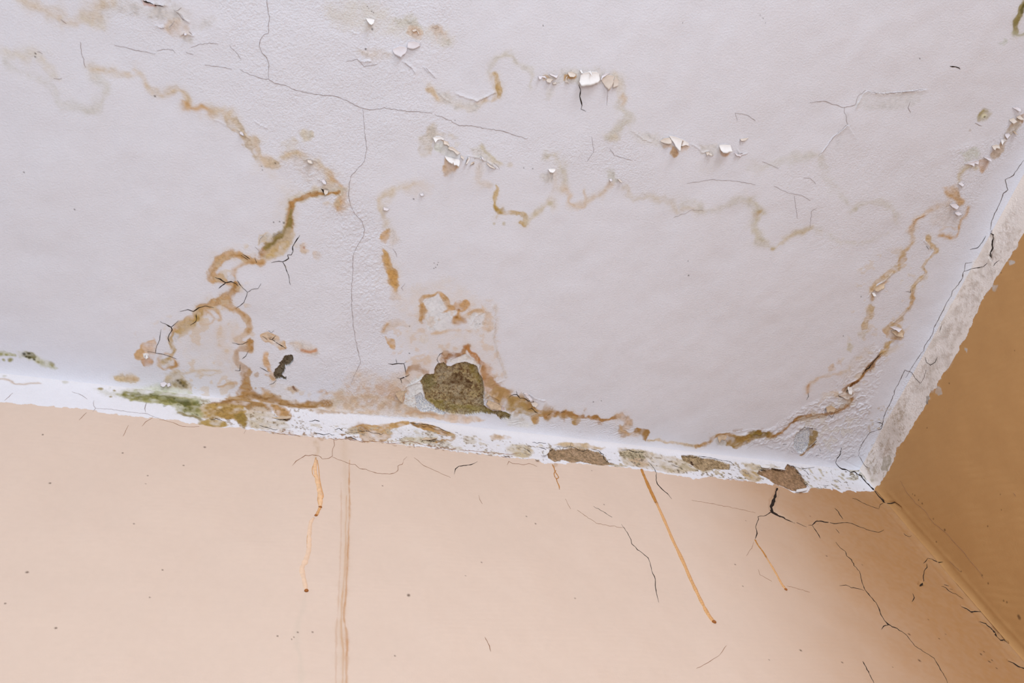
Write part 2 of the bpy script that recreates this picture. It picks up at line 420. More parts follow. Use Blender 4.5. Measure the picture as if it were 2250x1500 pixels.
with part('water_stain', 'hooked ochre and olive streak across the left ceiling, wet looking and dark at its bend', .3):
    blob("590,380 640,395 650,430 638,470 628,520 606,520 600,470 615,430", pk, .25, 16)
    tide("724,392 740,402 748,418 746,436 741,452", 9, o1, .8, 5); blob("738,438 746,438 744,454 736,450", y2, .7, 3)
    blob("715,385 735,398 748,420 700,425 690,412 710,408", y2, .65, 6)
    tide("745,424 715,428 690,429 662,435 645,443 638,470 634,500", 5.5, y1, .95, 12, brk=.2)
    tide("742,424 716,427 690,428 662,434 644,443 638,462", 3.6, o2, .95, 4, brk=.2)
    tide("640,446,5 638,470,6 634,500,7 630,512,8 616,528,10 598,545,10 576,560,8", 7, o2, .95, 9, brk=.2)
    tide("641,463,3 637,490,4 628,505,6 612,520,8 600,535,7 586,546,5", 5, ol, .95, 6, brk=.2)
    tide("630,506,5 626,518,8 612,528,8 598,536,4", 6, (120, 96, 28), .8, 5, brk=.2)
    blob("630,500 642,510 640,540 620,556 596,570 575,575 570,568 590,550 610,530", y2, .9, 6)
    blob("600,545 630,530 632,548 608,562 585,566", (206, 168, 98), .8, 5)
    blob("570,516 590,512 598,525 590,535 575,530 568,538", (214, 201, 190), .9, 4, rim=y2, rimw=2)
    tide("575,577 560,576 548,572 530,562 512,560 495,566 482,575 470,592 465,606 468,614", 6.5, o1, .95, 9, brk=.3)
    tide("575,577 556,577 545,571 530,562 516,559", 3.5, o2, .8)
    tide("545,576 530,584 518,592 514,604 514,618 519,630 514,640 500,650 484,660", 4.5, o1, .8, brk=.3)
    blob("468,612 480,600 500,614 516,622 510,630 492,624 472,618", o1, .8, 5)
    blob("500,606 512,604 514,618 500,616", WHITE_C, .8, 3)
    tide("517,620,4 518,632,6 510,643,9 492,654,10 475,664,9 455,672,7 440,678,5", 8, o2, .9, 8, brk=.35)
    tide("500,652 480,660 460,674 440,688 430,700 415,708 395,720 380,735 374,745", 7, o1, .85, 9, brk=.4)
    tide("440,682 428,700 424,712 400,722 380,738 372,750 375,762 382,772 372,786 358,792", 6, (190, 150, 78), .9, 4, brk=.3)
    blob("395,705 415,700 430,712 412,730 395,745 385,738", (200, 160, 90), .55, 5)
    blob("384,732 393,735 392,748 383,750 379,741", WHITE_C, .95, 3)
    tide("442,680 455,674 470,680 480,690 485,700 478,704", 4, o1, .8)
    tide("455,684 468,700 460,712 440,708", 3, o1, .5)
    tide("498,668 510,678 528,685 540,696 548,710 549,722 540,732 530,738 527,748 540,752 551,752 552,770", 5.5, o1, .9, 8, brk=.3)
    tide("515,680 535,690 546,706 549,720 542,730", 3.2, o2, .8)
    blob("526,728 545,735 532,752 548,760 545,768 524,752", pk2, .7, 4)
    tide("552,752 550,766 530,768 521,775 520,792 528,798 540,806 546,816 538,824", 5.5, o2, .95, 8, brk=.3)
    tide("524,770 521,780 522,794 533,802", 4, o3, .8)
    blob("400,715 520,700 540,800 500,830 430,820 400,790", pk, .42, 18); blob("475,720 525,715 525,790 515,810 478,800", pk2, .4, 14)
with part('water_stain', 'pair of joined rust brown rings under the lower end of the ochre streak', .3):
    blob("338,744 330,748 316,756 310,768 320,782 335,788 342,776 344,760", (220, 184, 156), .95, 3, rim=o1, rimw=3)
    blob("302,772 312,768 322,778 316,790 300,786 298,778", (214, 168, 120), .95, 3, rim=o1, rimw=3)
    blob("312,790 326,786 336,796 334,806 318,804 310,796", (206, 150, 100), .95, 3, rim=o2, rimw=2.5)
    blob("316,779 324,777 328,784 320,787", WHITE_T, .95, 2)
with part('water_stain', 'thin tan ring beside the pair of rust brown rings', .3):
    tide("352,778 347,790 351,806 362,812 370,808 386,808 388,798 384,788 374,782 360,778", 4, o1, .7, 3)
    tide("376,806 388,804 387,792", 4, o2, .7)
    tide("395,818 420,816 450,814 480,814", 3.5, y2, .6); tide("430,826 460,824 490,816", 2.5, y2, .4)
with part('water_stain', 'pinkish rust spots right of the ochre streak', .35):
    blob("658,540 668,532 676,546 680,552 668,556 658,550", pk2, .95, 5, rim=None); spots("668,544,3", (190, 140, 110))
    blob("690,552 704,552 708,562 700,570 690,564", pk2, .85, 4)
with part('water_stain', 'rust ring stain split by a short black crack left of the small plaster spall', .35):
    blob("575,735 590,728 605,734 622,752 630,764 622,768 600,756 580,748", (222, 190, 160), .95, 4, rim=o1, rimw=3)
with part('water_stain', 'smeared rust coloured mark above and right of the small plaster spall', .3):
    blob("640,758 655,748 680,752 695,764 700,778 675,776 650,768", pk, .9, 8); tide("666,771 680,771 694,768", 3.5, (206, 142, 100), .8)
    tide("640,756 655,754 662,760", 3, pk2, .7)
with part('water_stain', 'orange smear running down beside the small plaster spall', .3):
    tide("583,776 588,800 593,815 600,826", 5, (218, 172, 128), .85, 6); tide("584,822 592,824 600,830", 4, o1, .8)
    blob("600,838 650,850 640,880 600,870", (224, 214, 212), .5, 8)
with part('water_stain', 'small rust blot with a dark slit above the brown band', .35):
    blob("628,855 640,845 655,856 654,862 640,860", pk2, .95, 4); tide("641,848,1.5 645,853,2.6 650,859,1.5", 2, (120, 70, 40), .95)

with part('water_stain', 'long tan tide mark from the upper middle, closing the loop left of the curled flakes', .22):
    blob("712,10 770,0 850,14 860,40 940,62 980,66 1000,92 960,98 900,80 800,70 730,50", y0, .9, 18); blob("735,5 760,20 760,60 740,60 725,30", gy, .45, 16)
    blob("870,40 905,36 930,56 925,66 890,60 870,50", (207, 198, 186), .8, 8); blob("895,56 915,54 928,66 920,84 898,80 893,68", pk2, .9, 4)
    blob("905,66 916,64 921,72 910,76", (214, 170, 136), .9, 3)
    blob("944,58 960,54 975,66 985,84 972,96 950,74", pk2, .6, 7); blob("965,76 986,84 984,100 968,98", (208, 201, 192), .7, 8)
    blob("788,112 850,110 856,128 800,128", pk, .8, 8)
with part('water_stain', 'arched tan tide mark in the upper middle of the ceiling', .25):
    tide("942,193 955,208 962,214 975,222 1005,228 1022,238 1040,236 1060,224 1080,222 1094,210 1097,196 1090,172 1084,166", 8, y2, .65, 5)
    blob("935,192 950,190 968,210 958,214", (216, 188, 158), .85, 6); blob("960,195 1020,220 1060,230 1030,246 990,235 965,212", y0, .85, 8)
    tide("1086,164 1092,178 1097,200 1096,214", 4.5, (205, 165, 105), .85, 3)
    tide("1075,160 1082,142 1092,128 1108,119 1124,122 1132,134 1150,144 1164,156 1168,176 1165,190", 5, (207, 197, 186), .75, 4)
with part('water_stain', 'yellowish patch around the torn paint flakes in the upper middle', .25):
    blob("1180,164 1215,160 1260,150 1330,155 1362,175 1352,190 1310,180 1260,186 1210,178", y0, .9, 10)
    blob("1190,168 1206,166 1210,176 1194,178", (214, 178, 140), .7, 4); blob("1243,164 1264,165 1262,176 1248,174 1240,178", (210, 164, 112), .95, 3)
    blob("1284,160 1297,158 1299,172 1290,170", (210, 196, 168), .9, 3)
    blob("1212,180 1226,178 1216,205 1198,220 1202,200", y0, .8, 8)
    tide("1352,166 1362,190 1368,215 1372,228", 7, y1, .6); tide("1366,212 1372,222 1366,230", 4, o1, .4)
    tide("1362,236 1376,250 1388,262 1368,274 1352,290 1338,304", 9, (204, 194, 182), .75)
    blob("1336,296 1358,296 1362,308 1345,310", y1, .7, 8)
    blob("1380,286 1420,290 1470,310 1460,322 1400,312", y0, .7, 10)
    blob("1476,318 1488,330 1482,344 1474,340", (208, 170, 134), .95, 3); blob("1490,322 1514,320 1512,330 1494,332", (220, 192, 170), .8, 4)  # first blob: pointed shadow of the tooth flake put into the colour
    blob("1452,312 1474,316 1472,324 1460,322", (218, 190, 168), .8, 4)
    blob("1580,330 1604,332 1598,342 1584,341", (208, 156, 100), .95, 3, 3); blob("1540,318 1582,320 1580,340 1545,338", y0, .8, 7)  # first blob paints the shadow of the square flake onto the ceiling
    blob("1550,345 1590,350 1570,375 1530,372", gy, .4, 14)
with part('water_stain', 'beige patch under the curled flakes at the centre of the ceiling', .28):
    blob("918,330 922,302 938,290 944,274 958,272 960,290 996,296 998,304 975,304 952,305 945,340 925,345", (210, 196, 184), .9, 7)
    blob("976,346 1008,362 1006,370 990,378 972,378 974,360", (214, 176, 138), .95, 4); blob("975,372 1000,372 990,384 975,386", pk2, .7, 6)  # brown below the large flake: bare base with its cast shadow painted in
    blob("955,306 980,316 1012,338 1008,350 980,342 955,330", (208, 204, 196), .9, 3); blob("968,305 978,310 985,318 975,318 966,309", (196, 160, 124), .9, 2)
    blob("1032,322 1060,320 1080,345 1106,358 1108,366 1085,366 1060,352 1040,345", y0, .9, 6)
    tide("1060,322 1074,340 1084,348 1104,357", 3.2, (200, 184, 152), .8); tide("1078,352 1104,360", 5, y1, .8); spots("1120,362,6", (206, 190, 172), .6)
    blob("1002,312 1013,310 1012,322 1004,322", y1, .6, 4)
with part('water_stain', 'yellow brown U shaped tide mark right of centre', .25):
    tide("1052,368 1050,388 1054,402 1068,404 1084,408", 8, pk, .7)
    tide("1092,408,5 1093,420,6 1088,432,6 1087,446,5 1092,460,6", 6, (200, 162, 92), .85, 4, brk=.3)
    tide("1092,456,6 1094,464,7 1105,470,5 1130,468,3 1146,470,3 1156,476,4 1152,490,5 1142,488,4", 5, (196, 156, 86), .85, 5)
    blob("1085,450 1100,458 1108,470 1094,472 1085,462", (170, 134, 60), .7, 4)
    tide("1158,484 1172,476 1186,462 1200,452 1212,446", 7, (208, 190, 164), .75); tide("1212,448 1216,430 1220,400 1214,376", 7, pk, .6)
    spots("1210,448,5 1109,491,4 1087,490,3", (192, 176, 146), .7); blob("1186,384 1210,380 1214,396 1196,402", y0, .7, 6)
    tide("1205,342 1222,346 1232,366 1240,390 1238,412", 7, (208, 196, 182), .75); tide("1238,412 1250,430 1252,444 1268,456 1284,456", 6, (214, 186, 160), .7)
    tide("1284,456 1284,436 1284,418", 3.5, (214, 186, 160), .6); tide("1284,446 1304,434 1326,420 1344,404", 7, (212, 188, 166), .65)
    blob("1330,372 1348,372 1352,388 1362,394 1350,402 1336,392", (206, 198, 190), .85, 6)
with part('water_stain', 'faint zigzag tide mark across the right half of the ceiling', .2):
    tide("1376,412 1382,428 1400,436 1430,430 1446,438 1472,444 1486,460 1494,466 1508,454 1530,460 1548,464", 7, (208, 192, 176), .7)
    tide("1500,448 1510,440 1530,446 1545,466 1570,460 1600,452 1622,438 1645,440", 9, (204, 195, 187), .6)
    tide("1648,440 1660,455 1676,468 1664,480 1658,500 1666,520 1684,536 1700,546", 9, (204, 192, 174), .75)
    tide("1664,470 1670,462", 5, (190, 158, 110), .6); tide("1700,547 1716,534 1738,518 1758,510 1782,502", 6, (205, 186, 158), .75); spots("1698,548,5", (190, 164, 118), .7)
    tide("1790,506 1820,514 1850,530 1900,532 1950,514", 6, (210, 202, 194), .5)
    tide("1650,372 1690,362 1740,346 1790,340", 9, (204, 197, 191), .6); tide("1800,342 1812,368 1826,400 1846,430 1862,445", 8, (204, 197, 189), .55)
    tide("1872,462 1890,450 1930,444 1960,460 1972,490", 6, (207, 198, 190), .55); spots("1880,460,6", (196, 186, 168), .7)
    blob("1650,350 1700,360 1680,385 1650,380", gy, .3, 14)

with part('water_stain', 'upright orange streak in three blots left of the big spall', .3):
    tide("905,405 880,414 862,420 845,430 836,444 838,465 846,490 852,505", 9, (214, 194, 172), .75, 6)
    blob("870,400 930,400 950,420 900,430", pk, .5, 14)
    blob("844,508 852,502 858,520 852,536 838,530 838,518", (208, 158, 98), .95, 4); blob("852,505 870,510 876,530 862,545", pk, .6, 7)
    tide("846,552,4 850,572,7 858,590,6 864,605,10 868,618,8 869,636,4", 6, (210, 160, 96), .95, 7, brk=.2)
    blob("858,590 870,598 873,612 868,628 862,620 856,606", (206, 152, 84), .9, 3)
    blob("860,628 874,640 880,655 858,652", pk2, .6, 6)
    blob("836,728 842,712 856,704 876,700 895,712 902,718 880,720 860,722 846,732", pk2, .7, 5); tide("838,730 844,720 850,712", 4, o1, .6)
    blob("846,740 868,744 868,758 864,768 858,762 852,748", (210, 160, 100), .95, 3)
with part('water_stain', 'tan outlines like islands above the big spall', .32):
    blob("880,640 930,625 985,612 1030,640 1060,660 1086,670 1088,720 1090,770 1110,830 1050,820 960,780 880,760 890,700 870,670", pk, .55, 22)
    blob("936,650 958,648 975,662 982,672 1000,674 1000,700 994,720 940,726 930,690 926,668", (216, 212, 214), .95, 5)
    blob("1040,688 1062,684 1066,700 1050,720 1028,720 1030,700", (216, 211, 212), .95, 5)
    tide("924,700 926,678 924,662 932,656 950,648 962,642 974,648 984,658 986,668 996,674", 3.6, o1, .95, 6, brk=.3)
    tide("927,712 926,690 924,668", 2.2, o2, .7); tide("940,654 960,644", 2.2, o2, .7)
    blob("1000,668 1014,660 1030,660 1026,678 1010,690 1018,704 1010,712 994,712 992,700 1004,688 996,682 970,684 988,672", (206, 156, 104), .95, 4)
    blob("992,696 1004,690 1016,694 1024,706 1008,716 998,714", o2, .65, 4); spots("1008,680,3 1002,697,4 1003,697,1.6", o3, .8)
    tide("1034,690 1046,680 1062,682", 3.5, o1, .85); blob("1062,668 1080,690 1084,720 1070,728 1058,712 1066,694", (216, 182, 150), .8, 7)
    tide("950,734 975,728 1000,726 1030,728", 4, (216, 180, 144), .8); blob("922,738 936,738 944,746 936,756 924,750", (222, 206, 192), .8, 5)
    tide("1086,672 1090,700 1088,726 1084,740 1090,770 1100,800 1112,826", 4, (212, 196, 186), .6, 3)
with part('water_stain', 'dark rust brown arcs around the top of the big spall', .38):
    tide("975,796 976,782 990,780 1010,780 1022,768 1030,762", 6, (176, 120, 62), .95, 6)
    blob("974,780 992,776 1012,776 1004,786 984,790 978,800", (154, 98, 46), .85, 4)
    tide("1025,762 1034,772 1046,786 1054,794 1062,806 1068,822", 6, (188, 122, 62), .9, 6)
    blob("980,788 1000,792 1022,776 1040,790 1052,800 1058,812 1020,800 1000,800 985,796", (220, 212, 208), .95, 3)
    tide("893,822 898,810 912,804 922,812 934,818 940,826", 5, (168, 112, 54), .95, 5)
    blob("905,805 914,802 934,816 942,814 938,828 918,812 900,816", (158, 100, 46), .8, 3)
    blob("860,820 900,806 900,790 960,780 975,800 960,830 900,850 860,860", pk2, .55, 14)
    blob("905,840 935,822 930,860 935,885 960,900 900,895 885,870 895,850", (221, 216, 214), .9, 6)
    blob("1054,800 1075,800 1085,830 1090,850 1080,872 1062,850 1060,820", (212, 176, 152), .9, 8)
    tide("1060,806,4 1066,824,7 1078,838,8 1092,850,10 1110,864,10 1130,880,9", 8, (186, 130, 76), .9, 9, brk=.3)
    blob("1088,845 1112,856 1128,872 1150,884 1160,896 1130,896 1100,890 1080,880 1076,860", (190, 146, 88), .85, 5)
    blob("1066,882 1088,886 1108,896 1102,904 1074,898", (198, 150, 116), .85, 4); blob("1064,858 1076,866 1082,880 1066,878", (206, 190, 178), .9, 3)
with part('water_stain', 'brown bruise like stain left of the big spall, close above the cove', .38):
    blob("856,868 868,852 882,858 888,876 884,886 866,880 852,872", (214, 172, 140), .95, 3, rim=o2, rimw=2)
    blob("826,844 850,838 868,850 852,870 830,864", (206, 150, 106), .55, 8)
    blob("750,862 760,830 790,810 860,830 900,820 890,850 850,870 790,880 750,900 700,900 690,890", pk2, .5, 16)
with part('water_stain', 'wide tan wash on the ceiling edge above the cove left of the big spall', .35):
    blob("640,880 700,888 760,870 850,868 900,890 930,900 950,918 880,915 760,908 690,905", (216, 182, 148), .75, 9)
    tide("750,860 742,876 735,890", 8, y2, .6)
    tide("700,878 715,864 735,862 748,870", 4, (216, 186, 160), .7); tide("700,862 712,858 718,862", 3.5, (206, 156, 112), .8)

with part('water_stain', 'dark brown band along the ceiling edge between the mould and the white cove', .36):
    blob("525,838 545,842 555,862 600,868 640,880 700,886 680,898 620,896 575,905 540,898 480,890 500,872 525,862", (186, 138, 76), .95, 6, 8)
    tide("470,893 510,880 545,872 580,874 610,884 650,890 690,892 720,890", 9, (170, 118, 54), .9, 8, brk=.3)
    tide("560,868 590,876 615,888 645,886 665,892 690,896", 4, (138, 88, 32), .75)
    blob("530,828 545,830 552,850 565,864 540,868 520,862 528,845", o2, .85, 5); blob("572,850 584,856 596,868 580,872", o1, .8, 5)
    tide("480,848 500,844 516,840", 3.2, o1, .75)
    blob("440,892 480,886 530,892 545,912 536,935 510,920 470,922 440,916", (202, 162, 86), .92, 5, 7)
    blob("450,900 520,898 536,916 520,922 470,916", (186, 142, 66), .6, 6)
    blob("595,885 625,895 641,908 638,920 628,925 610,914 600,900", (208, 158, 100), .95, 3, 4)
    blob("540,900 560,892 590,900 605,918 580,925 545,915", (226, 206, 184), .8, 7)
    blob("530,905 545,918 540,940 522,930 515,915", (172, 138, 62), .85, 4)
    blob("440,924 462,921 488,925 500,934 480,936 440,933", (196, 160, 86), .95, 3)
with part('mould_patch', 'green mould spreading over the white cove on the left', .42):
    blob("210,855 260,858 330,845 400,845 420,868 460,880 430,890 300,872 230,868", (216, 211, 194), .75, 10)
    blob("250,861 275,868 300,872 340,866 380,870 420,876 440,892 445,918 428,914 400,908 380,896 355,890 330,886 290,880 262,872", (176, 170, 100), .95, 5, 7)
    tide("275,868 305,872 340,872 380,880 410,888 430,900", 9, (144, 136, 66), .95, brk=.5)
    tide("300,870 345,868 390,878 408,882", 5, gd, .75, brk=.8); blob("385,878 412,880 420,892 400,892", gd, .7, 5); blob("395,898 425,896 420,906 400,905", gr, .8, 4)
    tide("395,905 410,912 430,915 442,922", 4, (150, 130, 62), .85)
    spots("220,855,5 252,858,3 243,872,3", (164, 140, 72), .85); blob("330,848 380,845 410,860 350,866", (208, 203, 176), .6, 10)
with part('mould_patch', 'brown and olive mould blot with a curled chip above the green mould', .38):
    blob("362,822 392,818 412,834 424,846 405,856 380,850 366,838", (206, 182, 150), .85, 9)
    blob("384,832 400,830 412,842 408,852 388,850 380,842", (140, 114, 56), .9, 5); spots("396,840,4 403,846,3 390,836,3", (84, 66, 30), .8)
with part('water_stain', 'small orange smudge left of the olive mould blot', .38):
    tide("262,832 280,833 300,830", 7, (214, 182, 140), .9, 6); tide("285,832 304,830", 4, o1, .6)
with part('mould_patch', 'olive mould speckled dark at the far left above the cove', .38):
    tide("-60,776 0,777 18,778 32,782", 5, (176, 168, 106), .85, 4); spots("2,777,4 14,779,3 8,790,3 22,790,5", (150, 142, 74), .8)
    blob("40,776 58,772 75,778 84,784 100,790 118,800 122,810 100,806 82,796 60,790 44,786", (200, 192, 158), .8, 7)
    blob("46,776 60,772 74,778 80,788 66,788 48,784", (124, 112, 54), .95, 3, 5); spots("52,778,3.5 62,776,3.5 66,786,3.5 76,790,3 58,784,3", (62, 54, 24), .85)
    spots("114,798,6 115,804,2 85,795,3 20,791,4", (150, 136, 80), .75)
tide("-20,830 10,832 35,842 60,844 85,842", 3, (222, 200, 184), .8); spots("10,825,4 145,840,6", (206, 200, 180), .6)

with part('water_stain', 'amber stain shaped like a fish on the cove under the big spall', .4):
    blob("770,946 778,934 800,930 830,934 860,930 885,924 900,930 862,944 864,955 850,968 820,972 796,968 790,955 775,952", (214, 166, 102), .95, 3, 5)
    tide("772,944 782,934 800,932", 4, o2, .6); blob("785,936 800,936 812,946 800,950 786,944", (170, 122, 60), .75, 3)
    blob("900,930 925,930 960,938 985,950 1000,956 985,960 950,952 925,942", (208, 156, 86), .95, 3, 5)
    tide("905,932 935,938 965,946 992,956", 2.6, (140, 96, 44), .8); tide("986,952 998,958 994,966 978,968 960,972 948,968", 4, (196, 146, 72), .9)
    blob("890,960 930,955 960,960 955,970 920,976 880,974", (214, 192, 140), .8, 6)
blob("860,945 900,940 940,952 960,962 900,962 862,966", WHITE_T, .9, 4)
blob("1075,956 1110,954 1118,962 1085,966", (220, 186, 152), .8, 5)
blob("1110,980 1140,974 1170,990 1160,1004 1125,1000", (214, 188, 138), .85, 5)
blob("1218,976 1240,970 1310,978 1325,984 1260,986", (222, 192, 152), .9, 4); blob("1360,985 1420,988 1450,1000 1560,1020 1490,1040 1400,1026 1370,1020", (220, 198, 166), .85, 6)
blob("1380,1006 1420,1008 1425,1024 1400,1026", (212, 172, 124), .7, 5)
blob("1625,1036 1640,1030 1665,1038 1672,1054 1645,1056", (206, 166, 94), .95, 3); blob("1632,1018 1668,1020 1690,1030 1650,1034", (216, 190, 148), .85, 4)
blob("1530,1028 1560,1022 1565,1034 1545,1040", (206, 180, 120), .8, 4)
blob("600,945 690,950 720,958 700,962 600,950", (214, 178, 140), .55, 6, patch=1.2)
blob("545,920 620,926 640,940 560,942", (218, 198, 168), .8, 8)
blob("880,905 960,920 1050,926 1060,918 1000,905 940,900", (216, 190, 168), .8, 5); tide("890,908 930,904 960,912", 4, (206, 156, 108), .7)
blob("940,915 1000,930 1055,925 1060,918 990,908", (222, 186, 158), .7, 5)
blob("1100,905 1180,905 1180,935 1120,935", (222, 212, 200), .5, 10)

with part('water_stain', 'jagged brown band along the ceiling edge right of the big spall', .36):
    tide("1125,876 1150,888 1168,896 1185,906 1205,912 1235,908 1262,912", 10, (190, 144, 86), .95, 9, warp=8)
    blob("1115,868 1140,872 1160,892 1180,905 1170,918 1140,905 1110,898", (178, 140, 76), .8, 6, 8)
    tide("1200,912 1235,906 1268,912 1290,918 1305,916 1318,926 1335,922 1355,916", 6.5, (180, 126, 66), .95, 6, warp=8)
    blob("1165,912 1184,912 1182,930 1168,928", (194, 146, 88), .95, 3, 4); blob("1254,912 1275,916 1270,932 1258,930", (192, 150, 96), .95, 3, 4)
    tide("1360,912 1374,918 1384,926 1376,938 1366,942 1376,952 1400,956", 7, (210, 176, 148), .85, 8); tide("1362,934 1370,946 1385,952", 4, o1, .6)
    blob("1392,940 1412,944 1428,946 1424,962 1418,968 1405,956 1390,950", (176, 128, 70), .95, 3, 5)
    tide("1426,968 1448,964 1460,970 1500,976 1530,978", 3, (212, 184, 154), .85)
with part('water_stain', 'dark olive brown stain at the right end of the ceiling edge', .36):
    tide("1530,978 1558,974 1566,964 1580,954 1598,954 1618,960", 5, (196, 148, 92), .92, 5)
    blob("1592,965 1610,956 1640,954 1652,946 1680,946 1705,954 1700,962 1660,964 1640,976 1622,984 1600,982 1594,974", (176, 134, 66), .97, 4, 7)
    blob("1642,950 1660,944 1690,950 1680,960 1652,962", (138, 108, 40), .85, 4, 6); blob("1575,964 1592,962 1596,976 1576,976", (214, 206, 200), .9, 3)
with part('water_stain', 'long brown streak climbing the ceiling beside the right wall', .33):
    tide("1700,956 1722,946 1742,926 1765,916 1790,914 1820,908 1842,900 1862,888 1870,876", 6, (184, 132, 72), .97, 6, brk=.25)
    tide("1722,945 1745,922 1772,914 1795,914", 4, (160, 108, 46), .8)
    tide("1868,866 1858,860 1862,850 1880,838 1892,826", 5, (180, 120, 52), .95, 5); tide("1858,856 1870,846 1886,836", 3, o4, .85)
    tide("1892,826,4 1902,812,6 1916,800,6 1930,785,5 1940,772,4", 5, (168, 112, 42), .97, 6, brk=.2); tide("1900,814 1918,796 1932,780", 2.6, (112, 66, 16), .9)
    tide("1940,772 1950,758 1962,750", 7, (204, 166, 112), .9)
    blob("1946,716 1962,708 1985,730 1982,744 1966,742 1946,738 1940,726", (208, 174, 136), .9, 5, rim=o1, rimw=2.5)
    tide("1962,712 1975,702 1985,690 2000,676 2006,660 2004,642 2010,628", 6, (206, 170, 126), .85, 6); tide("1998,676 2008,660 2004,644", 3.5, o1, .6)
    tide("2010,628 2026,610 2034,600 2028,588 2036,575 2050,560 2056,548 2044,535 2040,524", 5, (212, 178, 134), .85, 5)
with part('water_stain', 'broken tan streak left of the long brown streak', .33):
    blob("1985,552 1992,560 1990,575 1976,585 1974,578 1980,562", (200, 156, 92), .9, 3)
    tide("1985,585 1962,595 1945,608 1925,622 1918,636", 6, (212, 178, 134), .85, 8); tide("1918,636 1930,630 1945,620", 3, o1, .8)
    tide("1916,645 1918,660", 5, (206, 166, 116), .8); tide("1914,676 1912,695 1902,702 1898,716", 6, (208, 176, 132), .85)
    blob("1885,730 1905,725 1900,740 1888,742", y1, .6, 6); blob("1862,752 1876,756 1872,772 1862,766", (206, 190, 158), .8, 6)
    blob("1838,800 1845,785 1850,805", pk2, .5, 5); blob("1818,806 1832,800 1834,814 1820,816", pk2, .85, 4)
    tide("1845,820 1820,824 1800,830 1785,840 1776,850 1775,860", 4, pk2, .75, 6); tide("1776,846 1775,860", 4, (206, 160, 120), .7)
    blob("1890,770 1925,760 1900,810 1880,830 1850,830 1860,800", pk, .5, 12)
    blob("1820,860 1865,862 1868,878 1840,872", pk2, .6, 6)
    tide("1984,558 2000,540 2006,522 2003,500", 5, (210, 176, 136), .8)
with part('water_stain', 'tan loops and crusts under the peeling flakes at the right edge', .3):
    tide("2002,510 2010,485 2030,470 2060,456 2080,450", 7, (214, 188, 166), .8); tide("2000,500 2012,482 2030,472", 4, (206, 160, 116), .6)
    blob("2076,412 2096,408 2112,430 2120,445 2110,452 2092,440 2082,425", (212, 176, 142), .85, 6)
    tide("2082,420 2095,436 2115,446", 3.5, o1, .6); tide("2105,400 2110,380 2120,368 2135,362 2146,368", 6, (208, 188, 160), .8)
    tide("2126,456 2122,470 2112,485 2106,515 2090,522 2066,516", 5, (206, 160, 112), .8); tide("2066,508 2085,500 2100,505", 4, pk2, .6)
    blob("2150,352 2164,345 2172,362 2158,376 2150,368", (206, 162, 122), .9, 4); blob("2110,335 2145,325 2150,345 2120,352", (202, 200, 186), .7, 8)
    blob("2180,335 2200,312 2215,300 2205,330 2185,350", (206, 182, 162), .9, 4); blob("2232,258 2246,250 2246,268 2236,270", (176, 128, 76), .9, 3)
    blob("2200,300 2232,262 2240,275 2215,305", (206, 188, 170), .9, 4)
    blob("2060,460 2090,450 2110,470 2100,500 2060,500 2040,480", pk, .5, 10)
with part('mould_patch', 'small olive spot with a pale centre near the right edge of the ceiling', .38):
    blob("2158,240 2170,240 2176,250 2166,264 2154,264 2150,254", (176, 158, 112), .92, 5); spots("2163,254,5", (222, 212, 176), .9); spots("2164,257,2", (90, 80, 50), .9)
    spots("2132,286,3", (186, 170, 160), .7)
with part('mould_patch', 'olive mould streak in the upper right corner of the picture', .38):
    tide("2262,-20 2248,10 2242,24 2236,40 2232,58 2236,72", 5, (150, 132, 74), .95, 6); tide("2228,70 2240,78 2256,66", 5, (176, 168, 134), .8); tide("2262,-10 2246,22", 4, (112, 98, 44), .85)
    blob("2196,94 2210,86 2214,92 2202,98", (190, 190, 178), .8, 5)
blob("1882,225 1900,200 1960,203 2030,198 2010,230 1985,240 1880,236", (206, 199, 196), .45, 7)
blob("1860,245 1880,300 1860,330 1820,330 1840,290", (205, 198, 200), .3, 10)

with part('water_stain', 'brown bruise on the broad white band at the right of the cove', .4):
    blob("1948,970 1956,962 1954,985 1946,1000 1940,1000", (196, 166, 138), .92, 3); blob("1940,1006 1955,1002 1958,1018 1944,1036 1934,1032", (184, 168, 142), .92, 3)
blob("1905,1030 1930,1030 1935,1055 1915,1060", (214, 196, 176), .6, 8, patch=1)
blob("1925,960 1960,900 1990,870 1980,960 1940,1010", (222, 202, 188), .6, 14); blob("2040,760 2110,620 2180,520 2200,560 2120,720 2050,850", (226, 211, 200), .5, 20, patch=.9)
for q in ("2214,568 2222,566 2230,580 2222,582", "2180,626 2190,628 2188,640 2180,638", "2055,850 2068,852 2066,864 2056,866", "2120,760 2128,762 2124,770"):
    blob(q, (214, 200, 188), .75, 2, 9)
blob("2034,872 2042,870 2040,884 2034,884", (150, 140, 130), .9, 2)

# loose blotches around the main marks
for q, c, d, k in (("300,730 400,680 540,660 560,700 560,830 700,870 600,880 440,870 350,820", (214, 186, 156), .26, .5),
    ("440,600 530,540 600,500 660,500 640,580 540,620 520,690 440,700", (214, 190, 160), .2, .5), ("500,780 570,780 580,860 640,880 700,890 520,890", (178, 134, 82), .3, .5),
    ("860,700 1080,660 1110,830 1060,900 900,830 850,760", (214, 184, 158), .25, .45), ("1060,810 1180,890 1290,900 1290,925 1160,925 1070,880", (174, 130, 74), .3, .55),
    ("1890,560 2060,530 2030,640 1980,760 1870,870 1790,900 1860,760", (214, 192, 168), .14, .4), ("700,380 760,400 745,450 620,460 640,420", (210, 180, 140), .2, .4),
    ("1560,945 1720,940 1760,905 1860,890 1850,905 1740,940 1700,965 1600,985", (160, 112, 50), .22, .5)):
    grime(q, c, d, k, 14, False)
